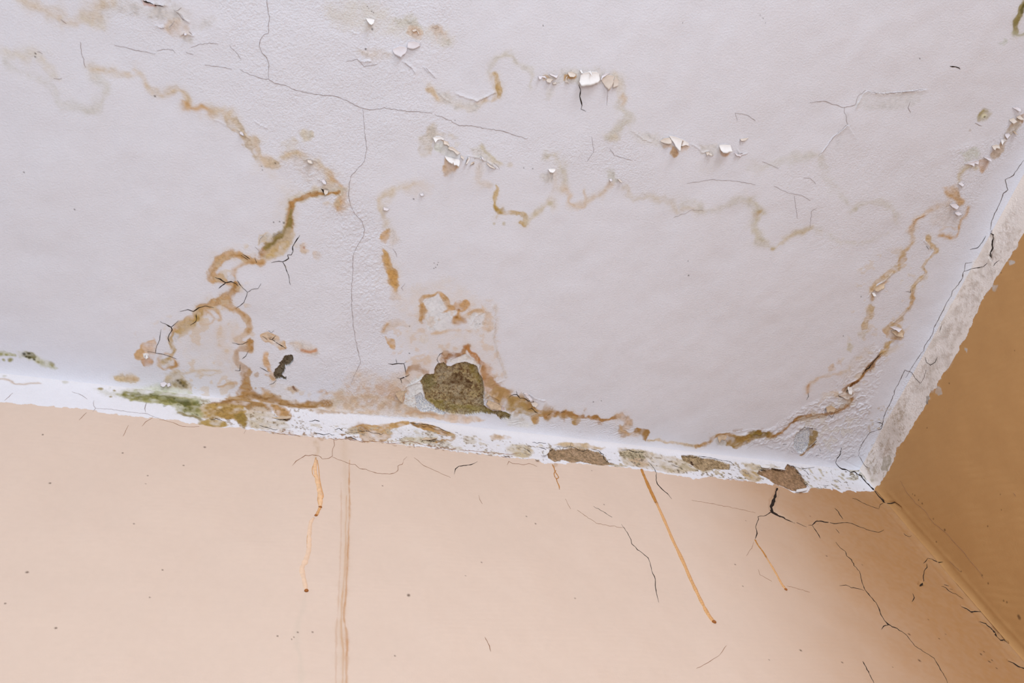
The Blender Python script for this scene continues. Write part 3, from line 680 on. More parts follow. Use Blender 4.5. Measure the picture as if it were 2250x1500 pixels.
# grime and rubbed patches on the cove
band = "540,905 700,925 1000,955 1200,975 1500,1005 1800,1030 1900,1060 1880,1075 1640,1054 1400,1026 1200,1014 1100,1000 860,972 700,960 560,940"
grime(band, (218, 202, 176), .36, .6, 8, False); grime(band, (206, 196, 184), .30, .55, 6); grime(band, (150, 126, 100), .17, .7, 6)
grime("600,940 760,955 860,968 1000,985 1100,996 1190,1008 1180,1012 960,988 700,963 600,951", (170, 128, 92), .30, .75, 3)
grime("1190,985 1640,1030 1640,1056 1400,1028 1200,1010", (196, 176, 140), .34, .7, 5, False); grime("1190,985 1640,1030 1640,1056 1400,1028 1200,1010", (120, 104, 84), .16, .75, 4)
grime("1780,1030 1900,1050 1900,1078 1760,1072", (206, 194, 168), .32, .7, 5, False); grime("1780,1030 1900,1050 1900,1078 1760,1072", (126, 108, 82), .14, .8, 4)
grime("1925,940 2000,840 2120,620 2230,450 2250,520 2160,650 2060,850 1990,960 1930,1065 1905,1040", (224, 209, 198), .4, .45, 10, False)
grime("1925,940 2000,840 2120,620 2230,450 2250,520 2160,650 2060,850 1990,960 1930,1065 1905,1040", (206, 184, 168), .26, .4, 6)
grime("1905,900 1990,890 1985,960 1935,1060 1900,1030", (190, 166, 140), .26, .6, 8)
grime("1560,985 1640,975 1750,960 1850,1000 1900,900 1860,870 1760,915 1700,960", (214, 204, 192), .4, .5, 8, False)
grime("740,830 900,850 960,905 900,912 700,900", (206, 172, 146), .34, .55, 12)
grime("440,880 700,890 700,905 640,925 540,940 440,925", (150, 116, 60), .22, .6, 8); grime("250,862 440,880 445,918 330,886", (100, 104, 46), .26, .6, 5)
grime("210,850 430,860 440,885 300,872", (190, 190, 150), .3, .5, 10, False)

# drips soak colour into the wall below them
with part('rust_run', 'pale twin run mark reaching down the far wall below the amber stain', .14):
    tide("756,968 758,1020 761,1080 762,1150 758,1250 752,1330 750,1400 755,1480 754,1560", 8, (230, 200, 172), .55, 8, warp=2, brk=.1, halo=False)
    for q, c, al in (("768,1010,1 767,1060,1.4 768,1120,1.6 765,1200,1.8 760,1300,1.8 755,1350,2 762,1400,2.4 761,1540,2.4", (212, 152, 98), .8), ("761,1090,1 760,1170,1.2 757,1260,1.6 750,1330,1.8 751,1400,2 755,1450,2 750,1560,2", (220, 170, 124), .7),
                     ("749,1060,1 750,1140,1.2 748,1230,1.2 743,1320,1.2 739,1400,1.4 739,1560,1.4", (218, 174, 140), .6)):
        tide(q, 1.4, c, al, warp=1, brk=.25, halo=False)
with part('rust_run', 'faint washed out run mark at the lower left of the far wall', .12):
    tide("672,1306 664,1340 655,1370 652,1420 660,1450 664,1560", 5, (228, 206, 184), .5, warp=2, halo=False, brk=.1)
tide("690,965 697,985 694,1004", 4, (228, 194, 160), .5); blob("698,960 712,960 708,968 700,968", o2, .5, 3)
blob("1215,1018 1228,1022 1222,1028 1212,1026", o2, .5, 3)

# fly specks and pin holes, dirt of their own
spots("53,378,1.4 79,118,1.6 78,125,1.6 340,211,1.8 575,365,1 577,373,1.2 605,358,1.4 623,490,2 614,487,1.4 601,488,1.4 164,460,1.6 807,15,1 811,19,1 817,25,1.2 821,28,1.2 "
      "803,108,2 817,64,2 954,578,1.2 961,582,1.2 957,588,1.2 953,590,1.2 963,577,1 1513,605,2 1512,573,1.2 1500,50,1 1670,33,1 1676,40,1 1681,50,1 2021,128,1.4 1193,56,1.4 "
      "1892,652,1.6 1853,738,1.6 900,717,1.4 900,776,1.6 1054,711,1.4 1304,883,1.8 1322,881,1.4 909,437,1.6 1151,369,1.2 1170,370,1.2 1000,264,1.2", (70, 60, 56), .85)
spots("450,981,2.6 270,995,2 94,955,1.8 404,1022,1.8 324,1044,1.6 109,1060,2.4 59,1255,2.2 122,1380,2 12,1325,1.8 357,1251,1.6 294,1151,1.6 329,1312,1.4 610,1397,1.6 655,1389,1.6 "
      "686,1388,1.6 641,1405,1.2 646,1400,1.2 897,1308,3 1177,1149,2 1058,1236,1.6 1157,1134,1.6 1023,1265,1.2 1327,1107,1.6 1300,1033,1.4 840,1067,1.6 868,1440,1.4 1264,1313,1.6 "
      "1632,1287,1.6 1639,1144,1.6 1780,1134,1.6 1894,1241,1.6 1816,1222,2.2 1759,1429,2.4 1850,1455,2 2021,1452,3 1690,1450,1.2 1962,1465,1.2 320,1062,1.2 "
      "1616,1240,2 2064,1402,2 2078,1392,1.4 1998,1392,2.6 2157,1436,2.6 2163,1430,2 2175,1452,2.6 2181,1449,2 2190,1466,2 2040,1360,1.5", (92, 62, 44), .8)
spots("2170,1155,1.8 2198,1086,1.4 2201,599,1.6 2085,842,1.8 2036,940,1.8 2075,1164,3.4 2057,1190,2.2 2010,1088,2 2018,1098,2 2026,1106,2.4 2005,1085,1.6 2050,1140,1.8 "
      "2158,1264,2.4 2172,1281,2 2112,1255,1.8 2241,1356,4 2238,1352,3 2205,1320,2 2212,1323,2 2230,770,1.4 2200,1120,1.4", (104, 66, 34), .75)

# ---------------------------------------------------------------- spalls down to the base plaster
HOLE = "931,826 936,822 953,821 955,812 963,798 975,796 983,804 992,804 1003,797 1020,795 1036,798 1047,803 1054,820 1062,832 1064,858 1062,880 1064,890 1080,902 1112,905 1122,910 1120,918 1100,921 1085,910 1050,907 1018,910 990,908 970,902 948,888 936,878 930,858 924,836"
with part('exposed_plaster', 'big spall baring mottled olive brown base plaster above the cove'):
    patch(HOLE, .0052, [(166, 148, 122), (174, 150, 106), (100, 72, 44)], rough=.0011)
    m = np.zeros((NV, NU), np.float32)
    q = plan(PX(HOLE)); sl, D = poly_field(q, 0.0, .002); m[sl] = (D > .001)
    blob("975,830 1000,822 1030,835 1040,850 1010,858 985,850 970,845", (88, 52, 24), .62, 9, 10, patch=1, on=m)
    blob("985,860 1015,855 1020,880 990,885", (110, 76, 34), .55, 9, 10, patch=1.2, on=m)
    blob("940,880 1000,888 1110,900 1120,915 1030,905 960,900", (156, 138, 54), .5, 8, 6, on=m)
    blob("925,830 950,826 955,850 935,860", (120, 112, 52), .5, 10, on=m); blob("1040,800 1062,840 1050,840 1030,806", (160, 134, 50), .5, 8, on=m)
with part('exposed_plaster', 'small grey brown spall shaped like an hourglass in the left ceiling'):
    patch("626,780 640,779 645,790 639,797 636,801 626,804 627,810 620,822 626,828 628,825 627,832 618,831 606,832 601,820 605,811 616,801 612,797 622,790", .0035, [(124, 110, 92), (108, 92, 72), (74, 58, 42)], rough=.0008)
with part('exposed_plaster', 'long grey brown spall with a sandy strip in the middle of the cove'):
    patch("1200,992 1210,986 1230,988 1255,984 1290,986 1318,992 1330,1004 1336,1014 1350,1020 1325,1022 1300,1019 1276,1014 1255,1018 1235,1011 1218,1016 1205,1008", .0025, [(190, 160, 130), (172, 142, 108), (120, 100, 74)], rough=.0006)
with part('exposed_plaster', 'sandy spall with a dark pit in the cove right of the long grey brown one'):
    patch("1496,1000 1520,1000 1540,1006 1575,1010 1605,1020 1604,1032 1570,1030 1545,1036 1530,1030 1520,1022 1500,1012", .0024, [(198, 172, 138), (184, 158, 120), (120, 98, 70)], rough=.0007)
    spots("1520,1014,4.5 1523,1018,4", (64, 28, 18), .97)
with part('exposed_plaster', 'broad tan brown spall in the cove at the head of the wide wall crack'):
    patch("1668,1034 1690,1030 1702,1028 1722,1034 1730,1020 1745,1026 1756,1036 1764,1052 1774,1066 1769,1078 1756,1080 1740,1078 1722,1070 1700,1062 1685,1050 1664,1040", .0026, [(184, 148, 116), (166, 132, 98), (126, 98, 70)], rough=.0005)
with part('exposed_plaster', 'thin greenish crumbling strip in the cove right of the long spall'):
    patch("1362,992 1385,988 1420,990 1412,998 1420,1006 1385,1008 1362,1000", .0012, [(212, 198, 172), (196, 178, 144), (120, 106, 80)], rough=.0009)
with part('exposed_plaster', 'grey hollow beside a brown rim where the ceiling blisters near the right corner'):
    patch("1750,952 1762,942 1772,940 1780,944 1782,965 1774,980 1764,994 1752,994 1744,980 1744,965", .0016, [(206, 206, 214), (196, 196, 204)], rough=.0003)
    blob("1778,942 1796,946 1794,962 1782,978 1770,990 1778,970", (178, 146, 98), .95, 3, 3); tide("1790,975 1775,988 1758,1000", 3, (184, 140, 92), .9)
with part('exposed_plaster', 'pale grey scraped patch against the left foot of the big spall'):
    patch("912,868 925,862 936,878 950,890 966,900 978,906 972,911 948,902 925,902 914,892", .0008, [(214, 214, 222), (204, 204, 212)], rough=.0004)

# torn paint lips
for s, w, h, side in (("890,828 905,842 915,838 935,824", 6, .0016, 1), ("885,870 892,850 905,845 925,840", 5, .0015, -1),
    ("1062,880 1075,868 1095,878 1100,892", 6, .0016, -1), ("1064,858 1066,880 1085,900", 6, .0018, 1),
    ("315,2 335,10 362,14", 7, .0016, -1), ("387,26 400,34 404,42 412,48", 7, .0014, -1), ("372,60 381,54 384,46", 5, .0010, 1),
    ("400,78 406,74 412,76 424,80", 6, .0012, -1), ("344,58 352,62 360,60", 5, .001, -1), ("775,70 790,76", 5, .001, 1),
    ("793,136 800,138 813,136", 7, .0012, -1), ("888,138 903,148 910,158", 7, .0012, -1), ("930,148 945,160 956,170", 6, .001, -1),
    ("1005,208 1022,216 1050,222 1070,214 1086,206", 8, .0014, -1), ("965,205 975,218 990,226", 6, .0008, -1),
    ("560,268 570,276 585,282", 5, .001, -1), ("470,262 482,266 500,276", 5, .0008, 1), ("526,288 534,294 545,304", 6, .0014, -1),
    ("672,352 683,350 695,356", 6, .0014, -1), ("660,370 680,385 690,380", 6, .001, 1), ("700,396 712,402 718,402", 6, .0014, -1),
    ("640,440 636,470 628,500", 4, .0008, 1), ("1030,345 1050,348 1068,356 1090,370", 6, .0011, -1), ("1055,344 1062,350", 5, .0012, 1),
    ("1390,290 1412,306 1430,312", 5, .0008, -1), ("1520,318 1545,336 1556,334", 5, .001, -1), ("1620,330 1626,342 1640,338", 5, .001, -1),
    ("1880,235 1895,205 1905,200 1940,206 1985,202 2010,199 2035,196", 9, .0010, 1), ("1800,342 1830,300 1850,285 1862,272 1878,298", 10, .0008, 1),
    ("1085,672 1090,700 1086,740 1094,780 1112,826", 7, .0012, 1), ("1108,835 1080,845", 5, .0008, 1),
    ("1555,972 1580,950 1620,948 1650,942 1690,944 1715,942", 5, .0008, 1), ("1700,985 1660,970 1640,985", 5, .0008, -1),
    ("1935,770 1925,785 1900,812 1888,830 1870,842 1860,858 1872,872 1862,890 1835,904", 8, .0014, 1),
    ("1908,650 1925,628 1945,615 1960,600", 7, .0014, 1), ("2030,530 2050,550 2030,585 2032,605 2005,630 2005,665 1985,690 1960,710", 6, .001, -1),
    ("1150,862 1165,866 1176,874 1196,880", 6, .0014, 1), ("2002,505 2010,480 2035,470", 6, .0012, 1),
    ("1745,922 1810,905 1850,893", 5, .0008, 1), ("1835,895 1855,882", 5, .0012, 1), ("1905,1005 1925,990 1955,985", 5, .001, 1),
    ("925,700 924,668 940,654 962,642 980,655 986,668", 5, .0007, 1), ("1034,712 1046,692 1062,684", 5, .0007, 1), ("990,790 1022,776 1040,790", 6, .0009, -1)):
    lip(s, w, h, side)

# swollen seam of filler down the corner of the two walls
def corner_seam():
    dB = vb[None, :]; c = V
    for mask, dist, depth in (((V > 0), -U, V), (WALLR, -V, U)):
        below = np.clip((depth - .075) / .02, 0, 1)
        prof = np.exp(-(dist / .011) ** 2) * (.0028 + .0012 * np.sin(depth * 60)) + np.exp(-((dist - .020) / .004) ** 2) * .0006
        HGT[...] += np.where(mask, below * prof, 0).astype(np.float32)
corner_seam()

# wide cracks are real gaps: the plaster sinks along them
groove("1709,1072,3 1706,1085,4 1699,1100,5 1696,1115,5 1699,1122,5 1712,1130,4 1730,1140,2.6 1745,1147,2", 4, .003)
groove("1793,1150,2 1800,1143,2.4 1818,1146,2", 2, .0015); groove("2178,510,2 2182,530,3 2176,560,3 2180,570,2", 3, .003)
groove("1925,1080,2.6 1940,1100,3 1950,1105,3 1965,1104,2 1980,1115,2", 3, .0018); groove("2025,1280,4 2022,1284,3", 3, .0025)
groove("2115,1332 2135,1345", 2.5, .0018); groove("2155,1366 2185,1383 2190,1390", 2.5, .0018); groove("2190,1395 2205,1408 2215,1412", 2.5, .0018); groove("2218,1450 2236,1462 2255,1470", 3, .002)
groove("1872,1003 1850,1010 1880,1025 1895,1035", 1.6, .0006); groove("715,420 712,426", 3, .002); groove("1668,1031 1680,1032", 3, .002)
groove("1194,1000 1198,1006", 4, .002); groove("1408,998 1413,1006", 2, .002); groove("596,745 602,748", 2.5, .002)
groove("698,951 712,953", 2, .0012); groove("925,970 935,966 948,970", 2, .0012); groove("1270,984 1310,990", 1.6, .001)

# both walls share the corner line
n = min(NV - IV0, NU - IU0)
hm = .5 * (HGT[IV0:IV0 + n, IU0] + HGT[IV0, IU0:IU0 + n])
HGT[IV0:IV0 + n, IU0] = hm; HGT[IV0, IU0:IU0 + n] = hm
# fade relief at the outer border of the surveyed area
edge = np.minimum(np.minimum(U - U[0, 0], U[0, -1] - U), np.minimum(V - V[0, 0], V[-1, 0] - V))
HGT *= np.clip(edge / .02, 0, 1)

COL = np.clip(COL * (1 + .012 * N60 + .010 * N6)[..., None], 0, .92)

# ---------------------------------------------------------------- materials
def nt(m): m.use_nodes = True; return m.node_tree
def coat_material(name, grain_scale, strength, rough):
    """surface whose colour, grain strength and base normal are stored on its vertices"""
    m = bpy.data.materials.new(name); t = nt(m); N, L = t.nodes, t.links; b = N['Principled BSDF']
    b.inputs['Roughness'].default_value = rough; b.inputs['Specular IOR Level'].default_value = .25
    a = N.new('ShaderNodeAttribute'); a.attribute_name = 'pigment'; L.new(a.outputs['Color'], b.inputs['Base Color'])
    g = N.new('ShaderNodeAttribute'); g.attribute_name = 'grain'
    nr = N.new('ShaderNodeAttribute'); nr.attribute_name = 'relief_normal'
    tc = N.new('ShaderNodeTexCoord')
    n1 = N.new('ShaderNodeTexNoise'); n1.inputs['Scale'].default_value = grain_scale; n1.inputs['Detail'].default_value = 2.5
    n1.inputs['Roughness'].default_value = .55
    L.new(tc.outputs['Object'], n1.inputs['Vector'])
    mu = N.new('ShaderNodeMath'); mu.operation = 'MULTIPLY'; L.new(n1.outputs['Fac'], mu.inputs[0]); L.new(g.outputs['Fac'], mu.inputs[1])
    bp = N.new('ShaderNodeBump'); bp.inputs['Strength'].default_value = 1.0; bp.inputs['Distance'].default_value = strength
    L.new(mu.outputs[0], bp.inputs['Height']); L.new(nr.outputs['Vector'], bp.inputs['Normal']); L.new(bp.outputs['Normal'], b.inputs['Normal'])
    return m
def plain(name, col, rough=.8, noise_amt=.0, scale=200, bump=0):
    m = bpy.data.materials.new(name); t = nt(m); N, L = t.nodes, t.links; b = N['Principled BSDF']
    c = [float(x) for x in lin(col)]
    b.inputs['Roughness'].default_value = rough; b.inputs['Specular IOR Level'].default_value = .25
    n1 = N.new('ShaderNodeTexNoise'); n1.inputs['Scale'].default_value = scale; tc = N.new('ShaderNodeTexCoord'); L.new(tc.outputs['Object'], n1.inputs['Vector'])
    r = N.new('ShaderNodeValToRGB'); r.color_ramp.elements[0].position = .3; r.color_ramp.elements[1].position = .7
    r.color_ramp.elements[0].color = [x * (1 - noise_amt) for x in c] + [1]; r.color_ramp.elements[1].color = [min(x * (1 + noise_amt), 1) for x in c] + [1]
    L.new(n1.outputs['Fac'], r.inputs[0]); L.new(r.outputs[0], b.inputs['Base Color'])
    if bump:
        bp = N.new('ShaderNodeBump'); bp.inputs['Distance'].default_value = bump; L.new(n1.outputs['Fac'], bp.inputs['Height']); L.new(bp.outputs['Normal'], b.inputs['Normal'])
    return m
M_CEIL = coat_material('matt ceiling paint', 400, .0008, .85)
M_WALL = coat_material('wall paint', 300, .0008, .6)
M_TRIM = coat_material('brittle white cove paint', 420, .0008, .8)
M_BASE = coat_material('sandy base plaster', 650, .0012, .95)
M_CRACK = plain('crack dirt and shade', (46, 36, 30), 1, .4, 900)  # dirt tone that also carries the darkness of the open gap
M_HAIR = plain('hairline dirt', (166, 155, 154), 1, .15, 900)
M_MID = plain('fine crack dirt and shade', (98, 86, 80), 1, .3, 900)
M_HAIRW = plain('hairline dirt brown', (150, 112, 86), 1, .25, 900)
M_FLAKE = plain('loose white paint', (236, 233, 232), .6, .04, 150, .0003)
M_FLAKEM = plain('loose ceiling paint', (222, 216, 220), .7, .04, 150, .0003)
M_FLAKEC = plain('loose cream paint', (219, 208, 198), .7, .08, 150, .0003)
M_FLAKEB = plain('loose stained paint', (206, 184, 158), .7, .15, 200, .0003)
M_RUST = plain('dried rust water', (186, 128, 62), .45, .3, 700, .0004)
M_RUST2 = plain('thin dried rust water', (214, 164, 112), .5, .2, 700, .0003)
M_RUSTD = plain('rust bead', (158, 96, 42), .35, .3, 700, .0003)

# ---------------------------------------------------------------- meshes of the shell
P, _ = surf(U.astype(np.float64), V.astype(np.float64), 0.0)
a_, b_, c_ = net_abc(U.astype(np.float64), V.astype(np.float64))
_, Nrm = P, None
aa, bb, cc, na, nb, nc = fillet(a_, b_, c_)
P = -np.stack([aa + HGT * na, bb + HGT * nb, cc + HGT * nc], -1)
def grid_normals(Q):
    n = np.cross(np.gradient(Q, axis=1), np.gradient(Q, axis=0))
    return n / np.maximum(np.linalg.norm(n, axis=-1, keepdims=True), 1e-12)
nL = grid_normals(P[:, :IU0 + 1]); nT = grid_normals(P[:IV0 + 1, :])
NRM = np.zeros_like(P); NRM[:IV0 + 1] = nT; NRM[IV0:, :IU0 + 1] = nL[IV0:]
NRM[IV0, :IU0] = nL[IV0, :IU0]
cn = NRM[IV0:IV0 + n, IU0] + nT[IV0, IU0:IU0 + n]; cn /= np.linalg.norm(cn, axis=-1, keepdims=True)
NRM[IV0:IV0 + n, IU0] = cn; NRM[IV0, IU0:IU0 + n] = cn
ref = -np.stack([na, nb, nc], -1)
NRM *= np.sign(np.sum(NRM * ref, -1, keepdims=True) + 1e-12)
P[..., 2] += ZC
IDX = np.arange(NU * NV).reshape(NV, NU)
Pf, Nf, Cf, Gf = P.reshape(-1, 3), NRM.reshape(-1, 3), COL.reshape(-1, 3), GRN.reshape(-1)

# which cells belong to which surface
cellC = np.zeros((NV - 1, NU - 1), np.int8)      # 1 ceiling 2 far wall 3 right wall 4 far cove 5 right cove
cellC[:IV0, :IU0] = 1; cellC[IV0:, :IU0] = 2; cellC[:IV0, IU0:] = 3
cu, cv = U[:-1, :-1] + RES / 2, V[:-1, :-1] + RES / 2
cellC[(cellC == 2) & TRIM_F[:-1, :-1]] = 4; cellC[(cellC == 3) & TRIM_R[:-1, :-1]] = 5
cellC[(cellC == 1) & (cv > -.020) & (cu < cv)] = 4
cellC[(cellC == 1) & (cu > -.020) & (cu >= cv)] = 5
cellR = REG[:-1, :-1]

def set_attrs(me, vid):
    at = me.attributes.new('pigment', 'FLOAT_COLOR', 'POINT'); buf = np.ones((len(vid), 4), np.float32); buf[:, :3] = Cf[vid]; at.data.foreach_set('color', buf.ravel())
    at = me.attributes.new('grain', 'FLOAT', 'POINT'); at.data.foreach_set('value', Gf[vid].astype(np.float32))
    at = me.attributes.new('relief_normal', 'FLOAT_VECTOR', 'POINT'); at.data.foreach_set('vector', Nf[vid].astype(np.float32).ravel())

def sheet(name, cells, mat, extra=None):
    """mesh of the given cells of the surveyed grid; extra = (verts, quads, colour, normal) of the plain remainder of the room"""
    i, j = np.nonzero(cells)
    q = np.stack([IDX[i, j], IDX[i + 1, j], IDX[i + 1, j + 1], IDX[i, j + 1]], 1)
    # wind outwards to the room
    if len(q):
        p = Pf[q[0]]; nn = np.cross(p[1] - p[0], p[2] - p[0])
        if nn @ Nf[q[0, 0]] < 0: q = q[:, ::-1]
    vid, inv = np.unique(q, return_inverse=True); inv = inv.reshape(q.shape)
    verts = Pf[vid]; nf = len(q)
    me = bpy.data.meshes.new(name)
    ev = np.zeros((0, 3)); eq = np.zeros((0, 4), int)
    if extra: ev = np.array(extra[0], float); eq = np.array(extra[1], int) + len(vid)
    allv = np.vstack([verts, ev]); allq = np.vstack([inv, eq])
    me.vertices.add(len(allv)); me.vertices.foreach_set('co', allv.astype(np.float32).ravel())
    me.loops.add(allq.size); me.loops.foreach_set('vertex_index', allq.astype(np.int32).ravel())
    me.polygons.add(len(allq)); me.polygons.foreach_set('loop_start', np.arange(0, allq.size, 4, dtype=np.int32))
    me.update(calc_edges=True)
    at = me.attributes.new('pigment', 'FLOAT_COLOR', 'POINT'); buf = np.ones((len(allv), 4), np.float32); buf[:len(vid), :3] = Cf[vid]
    if extra: buf[len(vid):, :3] = extra[2]
    at.data.foreach_set('color', buf.ravel())
    gb = np.full(len(allv), .4, np.float32); gb[:len(vid)] = Gf[vid]
    at = me.attributes.new('grain', 'FLOAT', 'POINT'); at.data.foreach_set('value', gb)
    nb_ = np.zeros((len(allv), 3), np.float32); nb_[:len(vid)] = Nf[vid]
    if extra: nb_[len(vid):] = extra[3]
    at = me.attributes.new('relief_normal', 'FLOAT_VECTOR', 'POINT'); at.data.foreach_set('vector', nb_.ravel())
    me.materials.append(mat)
    o = bpy.data.objects.new(name, me); SC.collection.objects.link(o); return o

uL, uR, vT, vB = float(u1[0]), float(u1[-1]), float(v1[0]), float(v1[-1])
XW, YW = -3.4, -3.6            # where the room ends
g = lambda col, k: tuple(float(x) * k for x in lin(col))
ceil_extra = ([(XW, YW, ZC), (0, YW, ZC), (0, vT, ZC), (XW, vT, ZC), (uL, vT, ZC), (uL, 0, ZC), (XW, 0, ZC)],
              [(0, 1, 2, 3), (3, 4, 5, 6)], tuple(lin(WHITE_C) * [1.15, 1.225, 1.265]), (0, 0, -1))
far_extra = ([(XW, 0, ZC), (uL, 0, ZC), (uL, 0, ZC - vB), (XW, 0, ZC - vB), (0, 0, ZC - vB), (0, 0, 0), (XW, 0, 0)],
             [(0, 1, 2, 3), (3, 4, 5, 6)], g(CREAM, .93), (0, -1, 0))
right_extra = ([(0, YW, ZC), (0, vT, ZC), (0, vT, ZC - uR), (0, YW, ZC - uR), (0, 0, ZC - uR), (0, 0, 0), (0, YW, 0)],
               [(0, 1, 2, 3), (3, 4, 5, 6)], g(TAN, .93), (-1, 0, 0))
def cove_run(far):
    """the plain cove carried on past the surveyed area to the end of the room"""
    edge = float(vb[0] if far else ub[0])
    t = np.concatenate([np.linspace(-.03, 0, 8), np.linspace(0.002, edge, 14)])
    if far: p, n_ = surf(np.full_like(t, uL), t); other = p.copy(); other[:, 0] = XW
    else: p, n_ = surf(t, np.full_like(t, vT)); other = p.copy(); other[:, 1] = YW
    p = p.copy(); p[:, 2] += ZC; other[:, 2] += ZC; m = len(t)
    P0, P1 = (p, other) if far else (other, p)
    return (np.vstack([P0, P1]), [(i, i + 1, m + i + 1, m + i) for i in range(m - 1)], tuple(lin((226, 222, 224)) * .9), np.vstack([n_, n_]))
SURF = {}
for k, nm, mat, ex in ((1, 'ceiling', M_CEIL, ceil_extra), (2, 'wall_far', M_WALL, far_extra), (3, 'wall_right', M_WALL, right_extra),
                       (4, 'trim_1', M_TRIM, cove_run(True)), (5, 'trim_2', M_TRIM, cove_run(False))):
    own = (cellC == k)
    SURF[k] = sheet(nm, own & (cellR == 0), mat, ex); SURF[k]['kind'] = 'structure'
SURF[1]['label'] = 'white ceiling with rusty water stains and peeling paint'
SURF[2]['label'] = 'pale salmon painted far wall with drips and cracks'
SURF[3]['label'] = 'tan painted right wall'
SURF[4]['label'] = 'white crumbling cove band between ceiling and salmon wall'
SURF[5]['label'] = 'off-white cove band between ceiling and tan wall'
MATS = {1: M_CEIL, 2: M_WALL, 3: M_WALL, 4: M_TRIM, 5: M_TRIM}
for rid, (nm, label) in PARTS.items():
    cells = (cellR == rid) & (cellC > 0)
    if not cells.any(): continue
    own = np.bincount(cellC[cells], minlength=6).argmax()
    o = sheet(nm, cells, M_BASE if nm == 'exposed_plaster' else MATS[int(own)])
    o.parent = SURF[int(own)]; o['label'] = label

fl = bpy.data.meshes.new('floor'); fl.from_pydata([(XW, YW, 0), (0, YW, 0), (0, 0, 0), (XW, 0, 0)], [], [(0, 1, 2, 3)])
fl.materials.append(plain('floor boards', (150, 148, 146), .6, .1, 6)); fo = bpy.data.objects.new('floor', fl); SC.collection.objects.link(fo); fo['kind'] = 'structure'

# ---------------------------------------------------------------- things lying on the surfaces
def height_at(u, v):
    x = np.clip((u - u1[0]) / RES, 0, NU - 1.001); y = np.clip((v - v1[0]) / RES, 0, NV - 1.001)
    i, j = y.astype(int), x.astype(int); fy, fx = y - i, x - j
    return (HGT[i, j] * (1 - fx) + HGT[i, j + 1] * fx) * (1 - fy) + (HGT[i + 1, j] * (1 - fx) + HGT[i + 1, j + 1] * fx) * fy
def on_surface(pts_px, lift):
    q = plan(pts_px); u, v = q[:, 0], q[:, 1]
    Pp, Nn = surf(u, v, height_at(u, v) + lift); Pp = Pp.copy(); Pp[:, 2] += ZC
    return Pp, Nn
def mesh_obj(name, verts, faces, mat, parent=None, smooth=True):
    me = bpy.data.meshes.new(name); me.from_pydata([tuple(map(float, v)) for v in verts], [], faces)
    for p in me.polygons: p.use_smooth = smooth
    me.materials.append(mat); o = bpy.data.objects.new(name, me); SC.collection.objects.link(o)
    if parent is not None: o.parent = parent
    return o
def frac(Pl, amp, gen, step=5.0):
    """break a polyline into short jittered steps, as cracks run"""
    out = [Pl[0]]
    for p, q in zip(Pl[:-1], Pl[1:]):
        d = q[:2] - p[:2]; L = np.hypot(*d); k = max(1, int(L / step))
        nrm = np.array([-d[1], d[0]]) / max(L, 1e-6)
        for i in range(1, k + 1):
            t = i / k; m = p * (1 - t) + q * t
            if i < k: m[:2] += nrm * gen.normal() * amp * .6
            out.append(m)
    return np.array(out)
NCR = [0]
def crack(s, w, name='crack', label=None, parent=None, mat=None, amp=.8, lift=.00035, taper=True, group=None, cat=None):
    P2 = PX(s); W2 = PW(s, w)
    gen = np.random.default_rng(100 + NCR[0]); NCR[0] += 1
    T = frac(np.column_stack([P2, W2]), amp, gen)
    nT_ = len(T); t = np.linspace(0, 1, nT_)
    wv = T[:, 2] * (1 + .3 * gen.normal(size=nT_)).clip(.5, 1.6) * (.62 if mat in (M_HAIR, M_HAIRW) else .8)
    if taper: wv = wv * np.minimum(1, np.minimum(t, 1 - t) * 8 + .25)
    c, nr = on_surface(T[:, :2], lift)
    tg = np.gradient(c, axis=0); tg /= np.maximum(np.linalg.norm(tg, axis=1, keepdims=True), 1e-9)
    sd = np.cross(nr, tg); hw = (wv * M * .5)[:, None]
    j1, j2 = 1 + .3 * gen.normal(size=(nT_, 1)), 1 + .3 * gen.normal(size=(nT_, 1))
    L_, R_ = c + sd * hw * j1.clip(.4, 1.7), c - sd * hw * j2.clip(.4, 1.7)
    dn = -.0006 * nr
    verts = np.vstack([L_, c + nr * .00008, R_, L_ + dn, R_ + dn]); F = []
    for i in range(nT_ - 1):
        for a, b in ((0, 1), (1, 2), (3, 0), (2, 4)):
            F.append((a * nT_ + i, a * nT_ + i + 1, b * nT_ + i + 1, b * nT_ + i))
    o = mesh_obj(name, verts, F, mat or M_CRACK, parent)
    if label: o['label'] = label
    return o

CE, FA, RI, T1, T2 = SURF[1], SURF[2], SURF[3], SURF[4], SURF[5]
